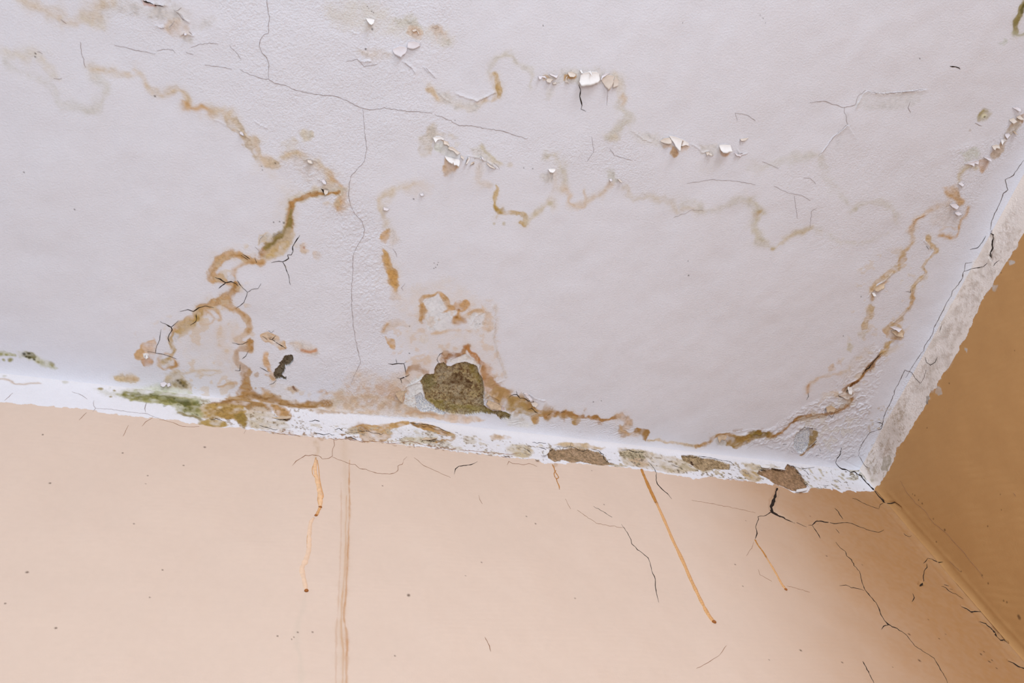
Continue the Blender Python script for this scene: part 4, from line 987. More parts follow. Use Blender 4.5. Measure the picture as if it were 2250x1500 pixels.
# ---------------------------------------------------------------- cracks: parts of the surface they run in
B, H, W = M_CRACK, M_HAIR, M_HAIRW
for lab, par, mat, w, amp, lines in (
    ('forked dark crack beside the bend of the ochre streak', CE, B, 1.5, .7, ["659,516,.8 650,530,1.4 643,542,1.4 644,552,1.6 640,560,1.4 632,560,1.4 634,568,2.2 621,575,2.6 613,574,2 596,577,1", "621,575,2.2 628,590,1.3 634,604,1.2 638,626,.6"]),
    ('thin Y shaped crack right of the ochre streak', CE, B, 1.0, .6, ["521,615 534,632 544,641 540,654 536,664 527,672 518,678", "544,641 553,635 567,633 574,622"]),
    ('short branched crack across the lower bend of the ochre streak', CE, B, 1.6, .5, ["472,609,1 484,613,1.6 496,621,2.6 508,618 518,622 524,628", "496,621,2.4 484,630,1.4 480,634,.8"]),
    ('crack along the outer rim of the brown stain', CE, B, 1.3, .6, ["395,684,1 413,680,1.6 425,684,1.6 437,676,2.2 450,672,1.4 470,676,1", "431,689 432,700 430,706 418,714"]),
    ('three armed crack at the left tip of the brown stain', CE, B, 1.2, .6, ["352,705,.7 366,712,1 376,718,2 378,724,1.6 372,734 369,742 373,752", "376,718,1.8 386,710,1.2 392,704,.8"]),
    ('thin angular crack above the joined rust rings', CE, B, 1.0, .6, ["354,722,.5 351,746,1 344,760 342,775 324,772", "342,775 360,778 378,784 388,788"]),
    ('short cracks cutting the right limb of the brown stain', CE, B, 1.1, .5, ["510,753 524,756 534,755 545,750", "516,813 527,814 528,800", "532,788 540,782 546,770"]),
    ('curved double crack in the ochre streak', CE, B, 1.6, .4, ["532,557,1 540,562,2 550,569,1.6", "530,560,1 545,570,1.4", "560,567 564,577"]),
    ('black nick at the top of the ochre streak', CE, B, 3, .4, ["705,414,1.4 709,417,3.4 712,426,3", "716,426,1.4 722,421,1.6"]),
    ('thin cracks left of the olive bend', CE, H, 1.0, .5, ["569,535 572,524 580,516", "598,522 605,516 620,509", "560,542 568,550 572,560", "626,470 632,471", "600,530,1.6 596,524,.8"]),
    ('black slit in the rust ring', CE, B, 2, .4, ["576,738,.8 586,745,1.2 598,747,2 612,755,2.2 624,762,1.2 629,766,.8", "598,747,3.4 600,743,2.4 606,737,.8", "590,726,.8 596,731,1.6 602,726,.7"]),
    ('fine crack left of the hourglass spall', CE, B, .9, .4, ["571,806 582,812 590,817", "608,834 600,842 592,844"]),
    ('forked black crack left of the big spall', CE, B, 1.8, .6, ["853,798,1 862,800,2 876,798,2.2 887,798,2.2 890,808,2 892,820,2", "872,798,1.4 870,788,.7", "887,798,1.6 893,794,.7", "900,822,1.4 888,828,1.8 880,831,2.6 883,842,1.4", "880,831,1.6 872,829,.8"]),
    ('thin crack at the top left of the big spall', CE, B, 1.5, .5, ["962,785,1.2 967,778,1 973,775,.8", "962,785 960,790 964,797"]),
    ('short crack at the right shoulder of the big spall', CE, B, 1.0, .5, ["1052,812 1055,803 1054,796"]),
    ('spidery black crack along the torn paint right of the big spall', CE, B, 1.6, .8, ["1118,872,1 1128,866,1.8 1136,866,2.4 1142,874 1150,874 1160,880 1168,880 1176,884", "1134,858,.8 1136,868,2.2", "1150,862 1156,868 1164,872"]),
    ('jagged crack on the brown ceiling edge band', CE, B, 1.6, .8, ["1160,899,1 1168,896,1.6 1176,904,2.2 1182,907,1.2", "1202,912,1.8 1210,908,1.4", "1232,906,1.4 1242,904,1", "1168,896 1170,888"]),
    ('dark torn line in the brown streak beside the right wall', CE, B, 2, 1.2, ["1893,824,1 1900,813,2.6 1910,808,3 1918,797,3 1930,783,1.6 1938,774,1", "1860,862,2.6 1858,858,3 1868,850,1.4"]),
    ('small zigzag cracks in the streaks near the right wall', CE, B, 1.1, .6, ["1818,918 1822,912 1828,918 1834,906", "1812,908 1815,893 1825,891", "1840,868 1855,874 1864,874", "1775,862 1776,870 1772,878", "1990,640 2000,642 2001,636", "1958,726 1965,734 1970,730 1976,738", "2036,540 2042,548"]),
    ('long upright black crack below the large white flake', CE, B, 1.8, .5, ["1272,186,2 1276,198,2.2 1274,212,1.8 1278,226,2 1279,232,1.8 1277,240,1.2 1288,245,.8"]),
    ('faint upright crack under the right hand flake', CE, H, 1.0, .4, ["1335,198 1334,215 1333,232"]),
    ('hairline crack running down from the top edge through the left ceiling', CE, H, 1.3, 1.0, ["583,-20 587,10 592,35 590,55 590,73 580,76 572,88 570,100 576,116 586,126 591,140 590,172"]),
    ('long wavy hairline crossing the upper half of the ceiling', CE, H, 1.3, 1.0, ["528,152 536,158 560,167 575,172 590,173 602,182 622,186 650,198 690,207 740,212 765,222 790,236 812,241 850,238 890,243 930,246 950,248", "955,250 985,263 1010,276 1040,277 1070,283 1100,287 1130,297 1160,305"]),
    ('long meandering hairline running down the middle left of the ceiling', CE, H, 1.3, 1.0, ["797,238 800,270 802,300 806,330 800,355 786,370 772,385 768,400 766,430 770,450 780,470 795,485 802,505 798,520 788,535 776,560 775,600 772,640 773,680 777,720 784,760 792,795 780,820 770,845"]),
    ('fine network of hairlines in the upper left ceiling', CE, H, .8, 1.2, ["176,92 178,115 184,135 188,148", "250,98 290,108 320,114 341,118", "344,112 360,108 380,110 385,116", "420,104 440,96 460,94 480,96", "408,114 425,120", "505,100 520,116 530,130", "760,135 785,130 800,146 830,140", "890,138 904,150", "935,148 955,170", "450,142 480,146 510,152"]),
    ('faint hairlines in the right half of the ceiling', CE, H, .8, 1.0, ["1480,478 1500,470 1520,460 1545,462", "1510,402 1560,395 1620,398 1660,405", "1700,408 1720,418 1735,424 1760,428 1780,440", "1765,390 1780,391 1792,404", "1745,430 1748,455 1752,480", "1780,500 1782,464 1795,455", "1300,300 1305,330 1290,355", "1340,325 1350,342 1390,352", "1675,355 1700,365 1711,370", "1620,265 1615,248 1640,252 1660,265"]),
    ('thin kinked crack in the right part of the ceiling', CE, H, 1.2, .8, ["1780,225 1812,222 1835,230 1855,236 1878,230 1886,210 1902,198", "1855,234,1.4 1854,246,1.4 1858,252", "1858,252 1860,270 1862,272 1845,288 1830,302 1810,330 1798,340", "1905,200 1940,206 1985,202 2010,199 2030,196", "2000,222,1 1995,236,1.4 2001,247,1"]),
    ('short dark squiggle on the bare ceiling at the right', CE, B, 2.2, .5, ["2086,145,1.4 2092,146,3 2098,146,1.6 2106,149,2 2109,152,1"]),
    ('thin crack under the olive spot', CE, H, 1.3, .4, ["2143,270 2152,275 2158,277"]),
    ('tiny upright crack right of the square flake', CE, H, 1.1, .3, ["1626,305 1626,318"]),
    ('dark gap under the lifted paint at the top edge', CE, B, 2, .6, ["313,-2,3 318,3,3 330,6,1.6 342,12,1.8 352,12,1 360,14,.8"]),
    ('short cracks in the curled patch at the upper left', CE, H, 1.3, .5, ["386,24 392,22 399,16", "388,26 396,34 402,42 412,47", "372,60 380,52 383,46", "400,78,1 406,75,1.8 410,76,1", "415,69 423,76", "133,42 140,48 146,52", "346,58 354,63 360,62", "82,113 88,114 94,118", "118,172,1.6 130,174,1.2 136,172"]),
    ('black lines around the torn paint by the blister near the right corner', CE, B, 1.2, .6, ["1756,945 1767,938 1780,940 1798,944", "1738,990,2.6 1742,993,1.6", "1794,968 1782,980 1766,990", "1792,1000,1.6 1799,999,1", "1720,976,2.4 1728,975,1.2", "1800,985 1803,990", "1848,985 1845,1000 1838,1006"]),
    ('fine cracks in the ceiling blisters by the long flakes', CE, H, 1, .5, ["1030,344 1026,352 1025,358", "1053,370 1052,362", "1042,350 1044,346", "1085,358 1095,366 1098,372", "1216,372 1214,390 1210,396", "863,546 870,556 872,564", "890,622 882,632 886,638"]),
    ('hairlines at the far left end of the white cove', T1, H, 1.0, .8, ["10,880 20,872 28,864", "158,862 170,866 180,870 192,878", "206,880 206,892 210,898 204,906", "210,898 240,900 290,906 318,908 330,912 340,916 350,920", "322,884,1.2 318,898,1.4 320,906,1.4"]),
    ('thin dark cracks through the flaking middle of the white cove', T1, B, 1.4, 1.0, ["604,914,1 616,920,1.6 630,924,2.2 637,922,1.6", "680,925,1 692,922,2.4 703,925,2", "688,954,1.2 700,951,2.6 712,954,2 724,952 735,955", "735,944 745,940 753,946", "462,922 475,920 488,924", "777,952,1 792,948,1.6 805,946,2 815,950 838,955 842,952", "786,944 795,946", "900,928 915,932 940,934 965,940 985,950 990,952", "925,972,1.6 932,966,2.4 940,966,2 946,970,2 958,970,1", "1000,950,2.6 1006,951,2", "756,962 770,960 784,966", "570,934 590,940 610,944"]),
    ('black wavering crack above the long grey brown spall', T1, B, 1.5, 1.0, ["1184,982 1194,985 1205,990 1212,987 1225,985", "1222,982 1240,984 1250,983 1253,981 1270,986,1.8 1282,989,2 1300,986,1.4 1316,990,1.8 1326,998,1.6 1328,1006 1340,1016", "1170,971 1185,972 1200,974", "1150,982 1158,988 1166,994", "1365,988 1382,988 1400,992 1420,993", "1406,996,1.6 1411,1006,3", "1253,981 1254,974"]),
    ('fine dark cracks over the right part of the far cove', T1, B, 1.3, .8, ["1500,1000 1520,1002 1545,1004 1570,1008 1590,1012 1605,1014 1614,1022", "1672,1026 1690,1026 1702,1030 1722,1033 1730,1022", "1668,1031,3 1684,1033,2.4", "1730,1020 1748,1028 1760,1044 1762,1054 1770,1062 1778,1070", "1750,1026 1762,1030 1772,1036 1778,1044", "1760,1030 1775,1028 1790,1026", "1804,1036 1812,1036", "1828,1056 1840,1054 1848,1060", "1860,1060 1864,1068", "1808,1066 1818,1068", "1738,1075 1742,1078", "1765,1070 1768,1078", "1475,1020 1490,1026 1498,1030", "1512,1022 1520,1026"]),
    ('dirty broken edge where the white cove meets the salmon wall', T1, M_HAIRW, 1.6, 1.2, ["575,946 600,950 620,954 640,956 650,956 660,960", "720,962 740,966 760,964 790,970 820,970 846,972 850,975 880,974 900,970 930,978 970,984 1000,988", "1010,988 1040,990 1070,994 1100,996 1120,998 1140,996", "1100,1002,1 1106,1004,2.4 1112,1003", "1595,1052 1610,1053 1625,1056 1640,1057", "1800,1074,1.6 1806,1074,3"]),
    ('black crack running round the corner from the cove down onto the wall', T1, B, 2.2, .7, ["1848,982,1.2 1846,996,1.8 1838,1008,1.8 1836,1016,2 1840,1022,2.6 1850,1030,3 1860,1032,3.2 1868,1038,3.6 1876,1036,3.6 1884,1043,3.8 1892,1046,3.8 1900,1056,4 1908,1064,4 1918,1074,4 1924,1081,4 1930,1088,3 1940,1098,3.2 1942,1104,3 1950,1106,3.6 1958,1106,3.4 1966,1103,2.6 1974,1108,2.4 1981,1113,1.6"]),
    ('long thin crack along the groove of the right cove', T2, M_MID, 1.2, 1.0, ["2250,352 2240,365 2235,374 2228,385 2220,390 2210,395 2212,405 2215,417 2205,425 2198,445 2185,470 2178,490 2176,505", "1990,830,1.2 2008,800 2024,775 2030,770 2032,758 2048,735 2055,715 2068,690 2080,665 2090,650 2092,640 2106,625 2115,610 2120,590 2122,578 2136,576", "1886,1002 1887,990 1894,974 1904,962 1912,950 1926,945 1935,943 1938,938 1942,915 1950,895 1956,885 1970,850 1978,835 1988,812 2003,818 2010,830 2022,842 2030,830 2036,812", "1888,1002 1894,1012 1900,1022 1908,1028"]),
    ('thick black crack in the right cove near the picture edge', T2, B, 3, 1.0, ["2176,512,2 2183,516,4 2180,530,4 2180,545,3.4 2175,555,3.6 2178,566,2.4 2170,555,1"]),
    ('short branching cracks in the flaking right cove', T2, B, 1.2, .8, ["2118,596 2135,590 2150,588 2160,586 2170,578", "2184,584 2190,576 2196,572", "2132,548 2148,544 2158,532 2166,518", "2065,728 2068,718 2070,712", "2034,784 2036,796 2045,802 2055,796 2060,784", "1926,928 1934,928 1940,932 1932,940"]),
    ('faint twin hairlines left of the corner in the white cove', T2, H, 1.2, .7, ["1856,1012 1866,1005 1872,1000", "1872,1003 1876,998"]),
    ('wide dark forked crack hanging from the cove on the right of the salmon wall', FA, B, 5, 1.0, ["1709,1066,5 1706,1082,8 1700,1098,11 1696,1110,11 1698,1121,12 1706,1126,10 1718,1132,8 1732,1140,4.6 1745,1147,2.4 1756,1151,1.6 1772,1158,1", "1697,1121,4 1688,1128,2 1678,1133,2 1666,1134,1.4 1664,1146,1.8 1660,1158,1.4 1663,1172,2.4 1659,1184,2.4"]),
    ('brown zigzag crack right of the wide forked crack', FA, B, 2.2, .9, ["1776,1154,2 1784,1154,3 1788,1150,3 1794,1144,4 1806,1143,4 1820,1146,4 1832,1150,2 1850,1148,1.4 1868,1149,2 1884,1155,2 1900,1160,1.6 1916,1166,1.6 1930,1169,1.8 1942,1164,1.2", "1785,1155 1795,1170 1802,1183", "1836,1162 1844,1172", "1834,1116 1842,1124 1852,1140"]),
    ('short dark slanting crack below the right end of the white cove', FA, B, 1.8, .5, ["1873,1094,4 1882,1096,3 1895,1104,1.6 1915,1112,1.4 1931,1118,1.2", "1931,1118,.8 1934,1108,.8 1941,1105,.8"]),
    ('long branching crack running down the wall near the right corner', FA, B, 1.6, .8, ["1836,1191,2 1846,1204,1.8 1857,1212,1.4 1860,1222,2 1870,1230,2 1876,1244,1.6 1888,1256,1.4 1891,1270,1.2 1896,1286,1.4 1900,1296,1.4 1908,1306,2.6 1920,1320,2.6 1930,1334,1.4 1936,1350,1.4 1944,1362,1.6 1952,1370,3.2 1966,1377,2.8 1982,1386,2 1994,1396,1.2 2010,1418,1.2 2036,1435,1.2 2052,1445,1.2 2064,1465,1.2 2078,1490,1.2 2086,1510,1", "1844,1287,.8 1858,1286,1.6 1870,1292,1.8 1885,1294,1 1898,1298,1", "1952,1372,2 1942,1374,2 1937,1382,1.2", "1896,1452 1908,1475 1920,1502"]),
    ('thin crack in the middle right of the salmon wall', FA, B, 1.5, .8, ["1304,1112,.7 1320,1121,.8 1345,1136,.8", "1365,1152,.7 1378,1170,.8 1386,1185,1.2 1388,1195,2 1396,1202,1.6 1400,1208,2.4 1412,1216,1.6 1424,1226,1.4 1428,1236,1.2 1432,1254,1.2 1440,1272,1.6 1440,1286,2.2 1441,1296,2.2 1444,1310,1.6 1447,1324,.8"]),
    ('short curved crack right of the slanting rust drip', FA, B, 1.5, .5, ["1425,1014,.8 1438,1030,1 1442,1040,1 1441,1056,1.4 1444,1064,2.4 1456,1076,2 1466,1084,1.8 1476,1096,.8"]),
    ('hooked dark crack below the middle of the cove', FA, B, 2, .4, ["998,1042,1 1001,1030,2 1008,1024,1.6 1024,1022,1.6 1034,1021,3 1042,1018,2 1049,1014,1"]),
    ('arched thin crack under the left middle of the cove', FA, W, 1.3, .7, ["733,960,1.2 735,978,1.4 731,986,1.2 730,1002,1.2 722,1007,1.2 708,1009,1 700,1002,1.4 686,1000,2.4 678,1002,1.6 671,1001,2.6 660,1008,1.4 650,1014,1.4 642,1024,.8", "730,1004 742,1009 756,1013 768,1018 780,1019 790,1028 804,1030 812,1034 824,1038 840,1041 856,1042 866,1040 874,1034 874,1024 884,1020 887,1010 894,1004"]),
    ('small forked crack beneath the curled chip of the cove', FA, M_HAIRW, 1.6, .5, ["1114,1022 1118,1014 1126,1019 1140,1020 1150,1022 1162,1019 1172,1022 1180,1026"]),
    ('faint hairlines on the left of the salmon wall below the cove', FA, W, 1.0, .6, ["190,908 180,918 174,924", "335,918 320,926 312,936", "282,934 276,946 270,958", "350,922 380,928 400,936 420,937 438,936", "540,944 536,952"]),
    ('pale scratches on the salmon wall', FA, W, .9, .8, ["1052,1087 1054,1096 1060,1106", "1242,1096 1254,1118", "910,1006 930,1022 990,1049", "1596,1418 1580,1440 1555,1456 1530,1468", "1656,1190 1652,1204 1640,1220", "1520,1098 1560,1105 1620,1116 1660,1126", "1666,1250 1670,1262 1682,1268 1696,1276", "1730,1286 1760,1294 1780,1300", "1065,1400 1072,1414 1078,1432", "1268,1120 1310,1150 1370,1160"]),
    ('black crack with a pit beside the corner of the walls', FA, B, 2, .6, ["2038,1227,3 2034,1233,2.6 2029,1237,1.4", "2036,1238 2037,1246 2031,1254 2029,1264 2030,1275 2028,1282", "2028,1279,3 2025,1284,8 2021,1288,4", "2006,1303 2009,1312 2004,1322", "2038,1227,2.4 2046,1230,2 2056,1236,2.4 2064,1237,2 2073,1234,1"]),
    ('row of black cracks running down the corner of the walls', FA, B, 2.4, .6, ["2068,1288,1.4 2078,1291,2.4 2084,1298,2.4 2092,1303,1.4 2100,1306,1 2116,1317,.8", "2113,1331,1.4 2124,1336,3.4 2134,1343,4 2142,1344,3 2156,1346,1", "2153,1364,1.6 2166,1370,2.6 2178,1379,2.6 2184,1388,5 2190,1398,2 2198,1407,4 2206,1406,2 2217,1416,1.4", "2216,1449,2 2226,1454,4 2238,1462,4 2250,1467,4 2262,1472,3", "2074,1284 2084,1288", "2086,1294 2092,1296"]),
    ('small hooked crack on the swollen corner', FA, B, 2, .4, ["1985,1173,1.4 1990,1178,2.4 1998,1180,1.4 2002,1178,1"]),
    ('fine scratches on the tan wall', RI, M_HAIRW, 1.1, .8, ["1978,1056 1990,1078 2012,1106 2030,1120 2050,1148 2078,1170 2100,1195 2118,1214 2138,1238 2152,1254 2162,1270", "2226,1082 2232,1090", "2086,1232 2100,1246 2112,1256"]),
):
    first = True
    for s in lines:
        crack(s, w, 'crack', lab, par, mat, amp)

# ---------------------------------------------------------------- rust drips dried on the far wall
def drip(rows, lab, group=None, thick=.0012):
    """each row: a run of dried rust water; widths in px; the last point may carry a bead"""
    e = bpy.data.objects.new('rust_drip', None); SC.collection.objects.link(e)
    p0, _ = on_surface(PX(rows[0][0])[:1], 0); e.location = p0[0]; bpy.context.view_layer.update()
    e['label'] = lab; e['category'] = 'drip'
    if group: e['group'] = group
    inv = e.location.copy()
    for s, w, mat, nm in rows:
        Pn = PX(s); Wn = PW(s, w); T = smooth_line(np.column_stack([Pn, Wn]), 5) if len(Pn) > 2 else frac(np.column_stack([Pn, Wn]), .25, np.random.default_rng(7), 5)
        gen = np.random.default_rng(int(Pn[0, 0])); c, nr = on_surface(T[:, :2], .0002)
        tg = np.gradient(c, axis=0); tg /= np.linalg.norm(tg, axis=1, keepdims=True); sd = np.cross(nr, tg)
        hw = (T[:, 2] * M * .5 * (1 + .12 * gen.normal(size=len(T))).clip(.7, 1.3))[:, None]
        th = np.minimum(thick, hw * .5)
        rings = [c + sd * hw * k + nr * th * z for k, z in ((1, -.3), (.75, .7), (0, 1), (-.75, .7), (-1, -.3))]
        n_ = len(T); verts = np.vstack(rings) - np.array(inv); F = []
        for a in range(4):
            for i in range(n_ - 1): F.append((a * n_ + i, a * n_ + i + 1, (a + 1) * n_ + i + 1, (a + 1) * n_ + i))
        for i in (0, n_ - 1): F.append(tuple(a * n_ + i for a in range(5)))
        mesh_obj(nm, verts, F, mat, e)
    return e
def bead(e, x, y, rx, ry, ang=0):
    c, nr = on_surface(np.array([[x, y], [x, y + 1.0]]), .0003); n = nr[0]; dn = c[1] - c[0]; dn /= np.linalg.norm(dn); sd = np.cross(n, dn); V_, F = [], []
    K, J = 12, 5
    for j in range(J):
        el = (j / (J - 1)) * math.pi / 2
        for k in range(K):
            a = 2 * math.pi * k / K
            V_.append(c[0] + (sd * math.cos(a) * rx + dn * math.sin(a) * ry) * M * math.cos(el) + n * math.sin(el) * rx * M * .9 - np.array(e.location))
    for j in range(J - 1):
        for k in range(K): F.append((j * K + k, j * K + (k + 1) % K, (j + 1) * K + (k + 1) % K, (j + 1) * K + k))
    mesh_obj('bead', V_, F, M_RUSTD, e)
d1 = drip([("1409,1032,6 1414,1044,8 1424,1066,9 1434,1088,9 1442,1105,9", 8, M_RUST, 'dark_run'),
           ("1442,1104,7 1460,1144,7.5 1480,1190,8 1500,1232,8 1520,1276,8 1540,1318,8 1556,1348,8.5 1569,1366,8.5", 8, M_RUST2, 'pale_run'),
           ("1448,1118,1.2 1470,1168,1.6 1500,1236,1.4 1536,1312,1.6 1560,1358,2", 1.4, M_RUST, 'rim')],
          'long straight slanting rust drip with a dark end on the salmon wall')
bead(d1, 1569, 1366, 4.6, 3.4)
d2 = drip([("1659,1186,4 1666,1198,3.4 1674,1208,3.4 1680,1217,4 1684,1224,4", 3, M_RUST, 'dark_run'),
           ("1684,1224,3.5 1696,1244,4.5 1708,1264,5 1718,1282,5.5 1727,1294,6", 5, M_RUST2, 'pale_run')],
          'short slanting rust drip running from the wide forked crack')
bead(d2, 1727, 1294, 3.4, 2.8)
d3 = drip([("694,1006,3 690,1020,2 686,1030,1.6 687,1042,1.6 694,1052,1.8 697,1070,1.8 699,1085,1.8 698,1098,1.8 701,1110,2.4", 2, M_RUST2, 'left_rim'),
           ("697,1012,2 700,1030,1.8 702,1050,1.8 706,1072,1.8 710,1090,2.2 706,1100,2 705,1112,2.6", 2, M_RUST2, 'right_rim'),
           ("694,1010,5 692,1030,7 697,1056,8 702,1080,10 704,1100,9 703,1114,7", 7, plain('thin amber film', (232, 190, 148), .5, .1), 'film'),
           ("704,1114,6 700,1122,5 695,1133,6", 5, M_RUST2, 'lower_run')],
          'wavy amber drip with two dark beads below the left middle of the cove')
bead(d3, 704, 1115, 3.2, 2.4); bead(d3, 694, 1133, 3, 2.6)
d4 = drip([("689,1138,4 682,1150,7 679,1180,8 678,1210,8 670,1235,9 663,1250,8 668,1275,8 673,1298,7", 8, plain('washed out drip', (228, 196, 168), .5, .06), 'pale_run'),
           ("686,1146,1 675,1180,1.2 674,1215,1.4 662,1250,1.4 667,1280,1.4", 1, M_RUST2, 'rim')],
          'pale broad drip ending in an orange bead on the left of the salmon wall', thick=.0007)
bead(d4, 673, 1298, 3.8, 3.2)
d5 = drip([("1213,1021,2 1217,1028,3 1219,1036,2 1224,1044,2 1227,1050,2 1221,1052,2 1217,1042,2 1221,1034,2", 2, M_RUST, 'loop'),
           ("1222,1052,3 1224,1060,2 1228,1068,2.6 1229,1076,1.4", 2, M_RUST, 'tail')],
          'tiny knotted rust drip with a loop just below the long grey brown spall')

# ---------------------------------------------------------------- curled flakes of paint
def flake(s, lab, rise=.010, mat=None, base_lift=.0006, nh=2, group='loose paint flakes on the ceiling', dome=0, fan=0):
    """outline in survey points; the first nh points are the edge still stuck on; the free edge curls off the surface.
    rise = height of the farthest free point"""
    Pn = PX(s); Q = plan(Pn); A_, B_ = Q[0], Q[nh - 1]; d = B_ - A_; L = np.linalg.norm(d); d = d / L; nv = np.array([-d[1], d[0]])
    cen = Q.mean(0)
    if (cen - A_) @ nv < 0: nv = -nv
    # densify the outline with ragged steps
    gen = np.random.default_rng(int(Pn[0, 0] * 7 + Pn[0, 1]))
    m = len(Q); O = []
    for i in range(m):
        p, q = Q[i], Q[(i + 1) % m]; k = max(1, int(np.linalg.norm(q - p) / .0022))
        for t in range(k):
            x = p + (q - p) * t / k
            if t and i >= nh - 1 and i < m: x = x + gen.normal(size=2) * .00035
            O.append(x)
    O = np.array(O); tmax = max(((O - A_) @ nv).max(), 1e-4)
    K = 6; V_, F = [], []
    hc = np.clip((O - A_) @ d, 0, L)[:, None] * d + A_
    cc_ = hc.copy()
    rows = []
    for j in range(K):
        f = j / (K - 1); X = hc * (1 - f) + O * f
        t = np.clip((X - A_) @ nv, 0, None) / tmax
        h = base_lift + rise * t ** 1.7 + dome * np.sin(np.clip(((X - A_) @ d) / L, 0, 1) * math.pi) * t
        Pp, Nn = surf(X[:, 0], X[:, 1], np.maximum(height_at(X[:, 0], X[:, 1]), 0) + h); Pp = Pp.copy(); Pp[:, 2] += ZC
        rows.append((Pp, Nn))
    top = np.vstack([r[0] for r in rows]); up = np.vstack([r[1] for r in rows]); n_ = len(O)
    org = top.mean(0)
    th = .00035
    Vv = np.vstack([top + up * th, top - up * th]) - org; N1 = K * n_
    for j in range(K - 1):
        for i in range(n_):
            a, b = j * n_ + i, j * n_ + (i + 1) % n_; F.append((a, b, b + n_, a + n_)); F.append((N1 + a, N1 + a + n_, N1 + b + n_, N1 + b))
    for i in range(n_):
        a, b = (K - 1) * n_ + i, (K - 1) * n_ + (i + 1) % n_; F.append((a, b, N1 + b, N1 + a))
    o = mesh_obj('paint_flake', Vv, F, mat or M_FLAKE); o.location = org
    o['label'] = lab; o['category'] = 'paint flake'; o['group'] = group
    return o
Wh, Cr, St, Ce = M_FLAKE, M_FLAKEC, M_FLAKEB, M_FLAKEM
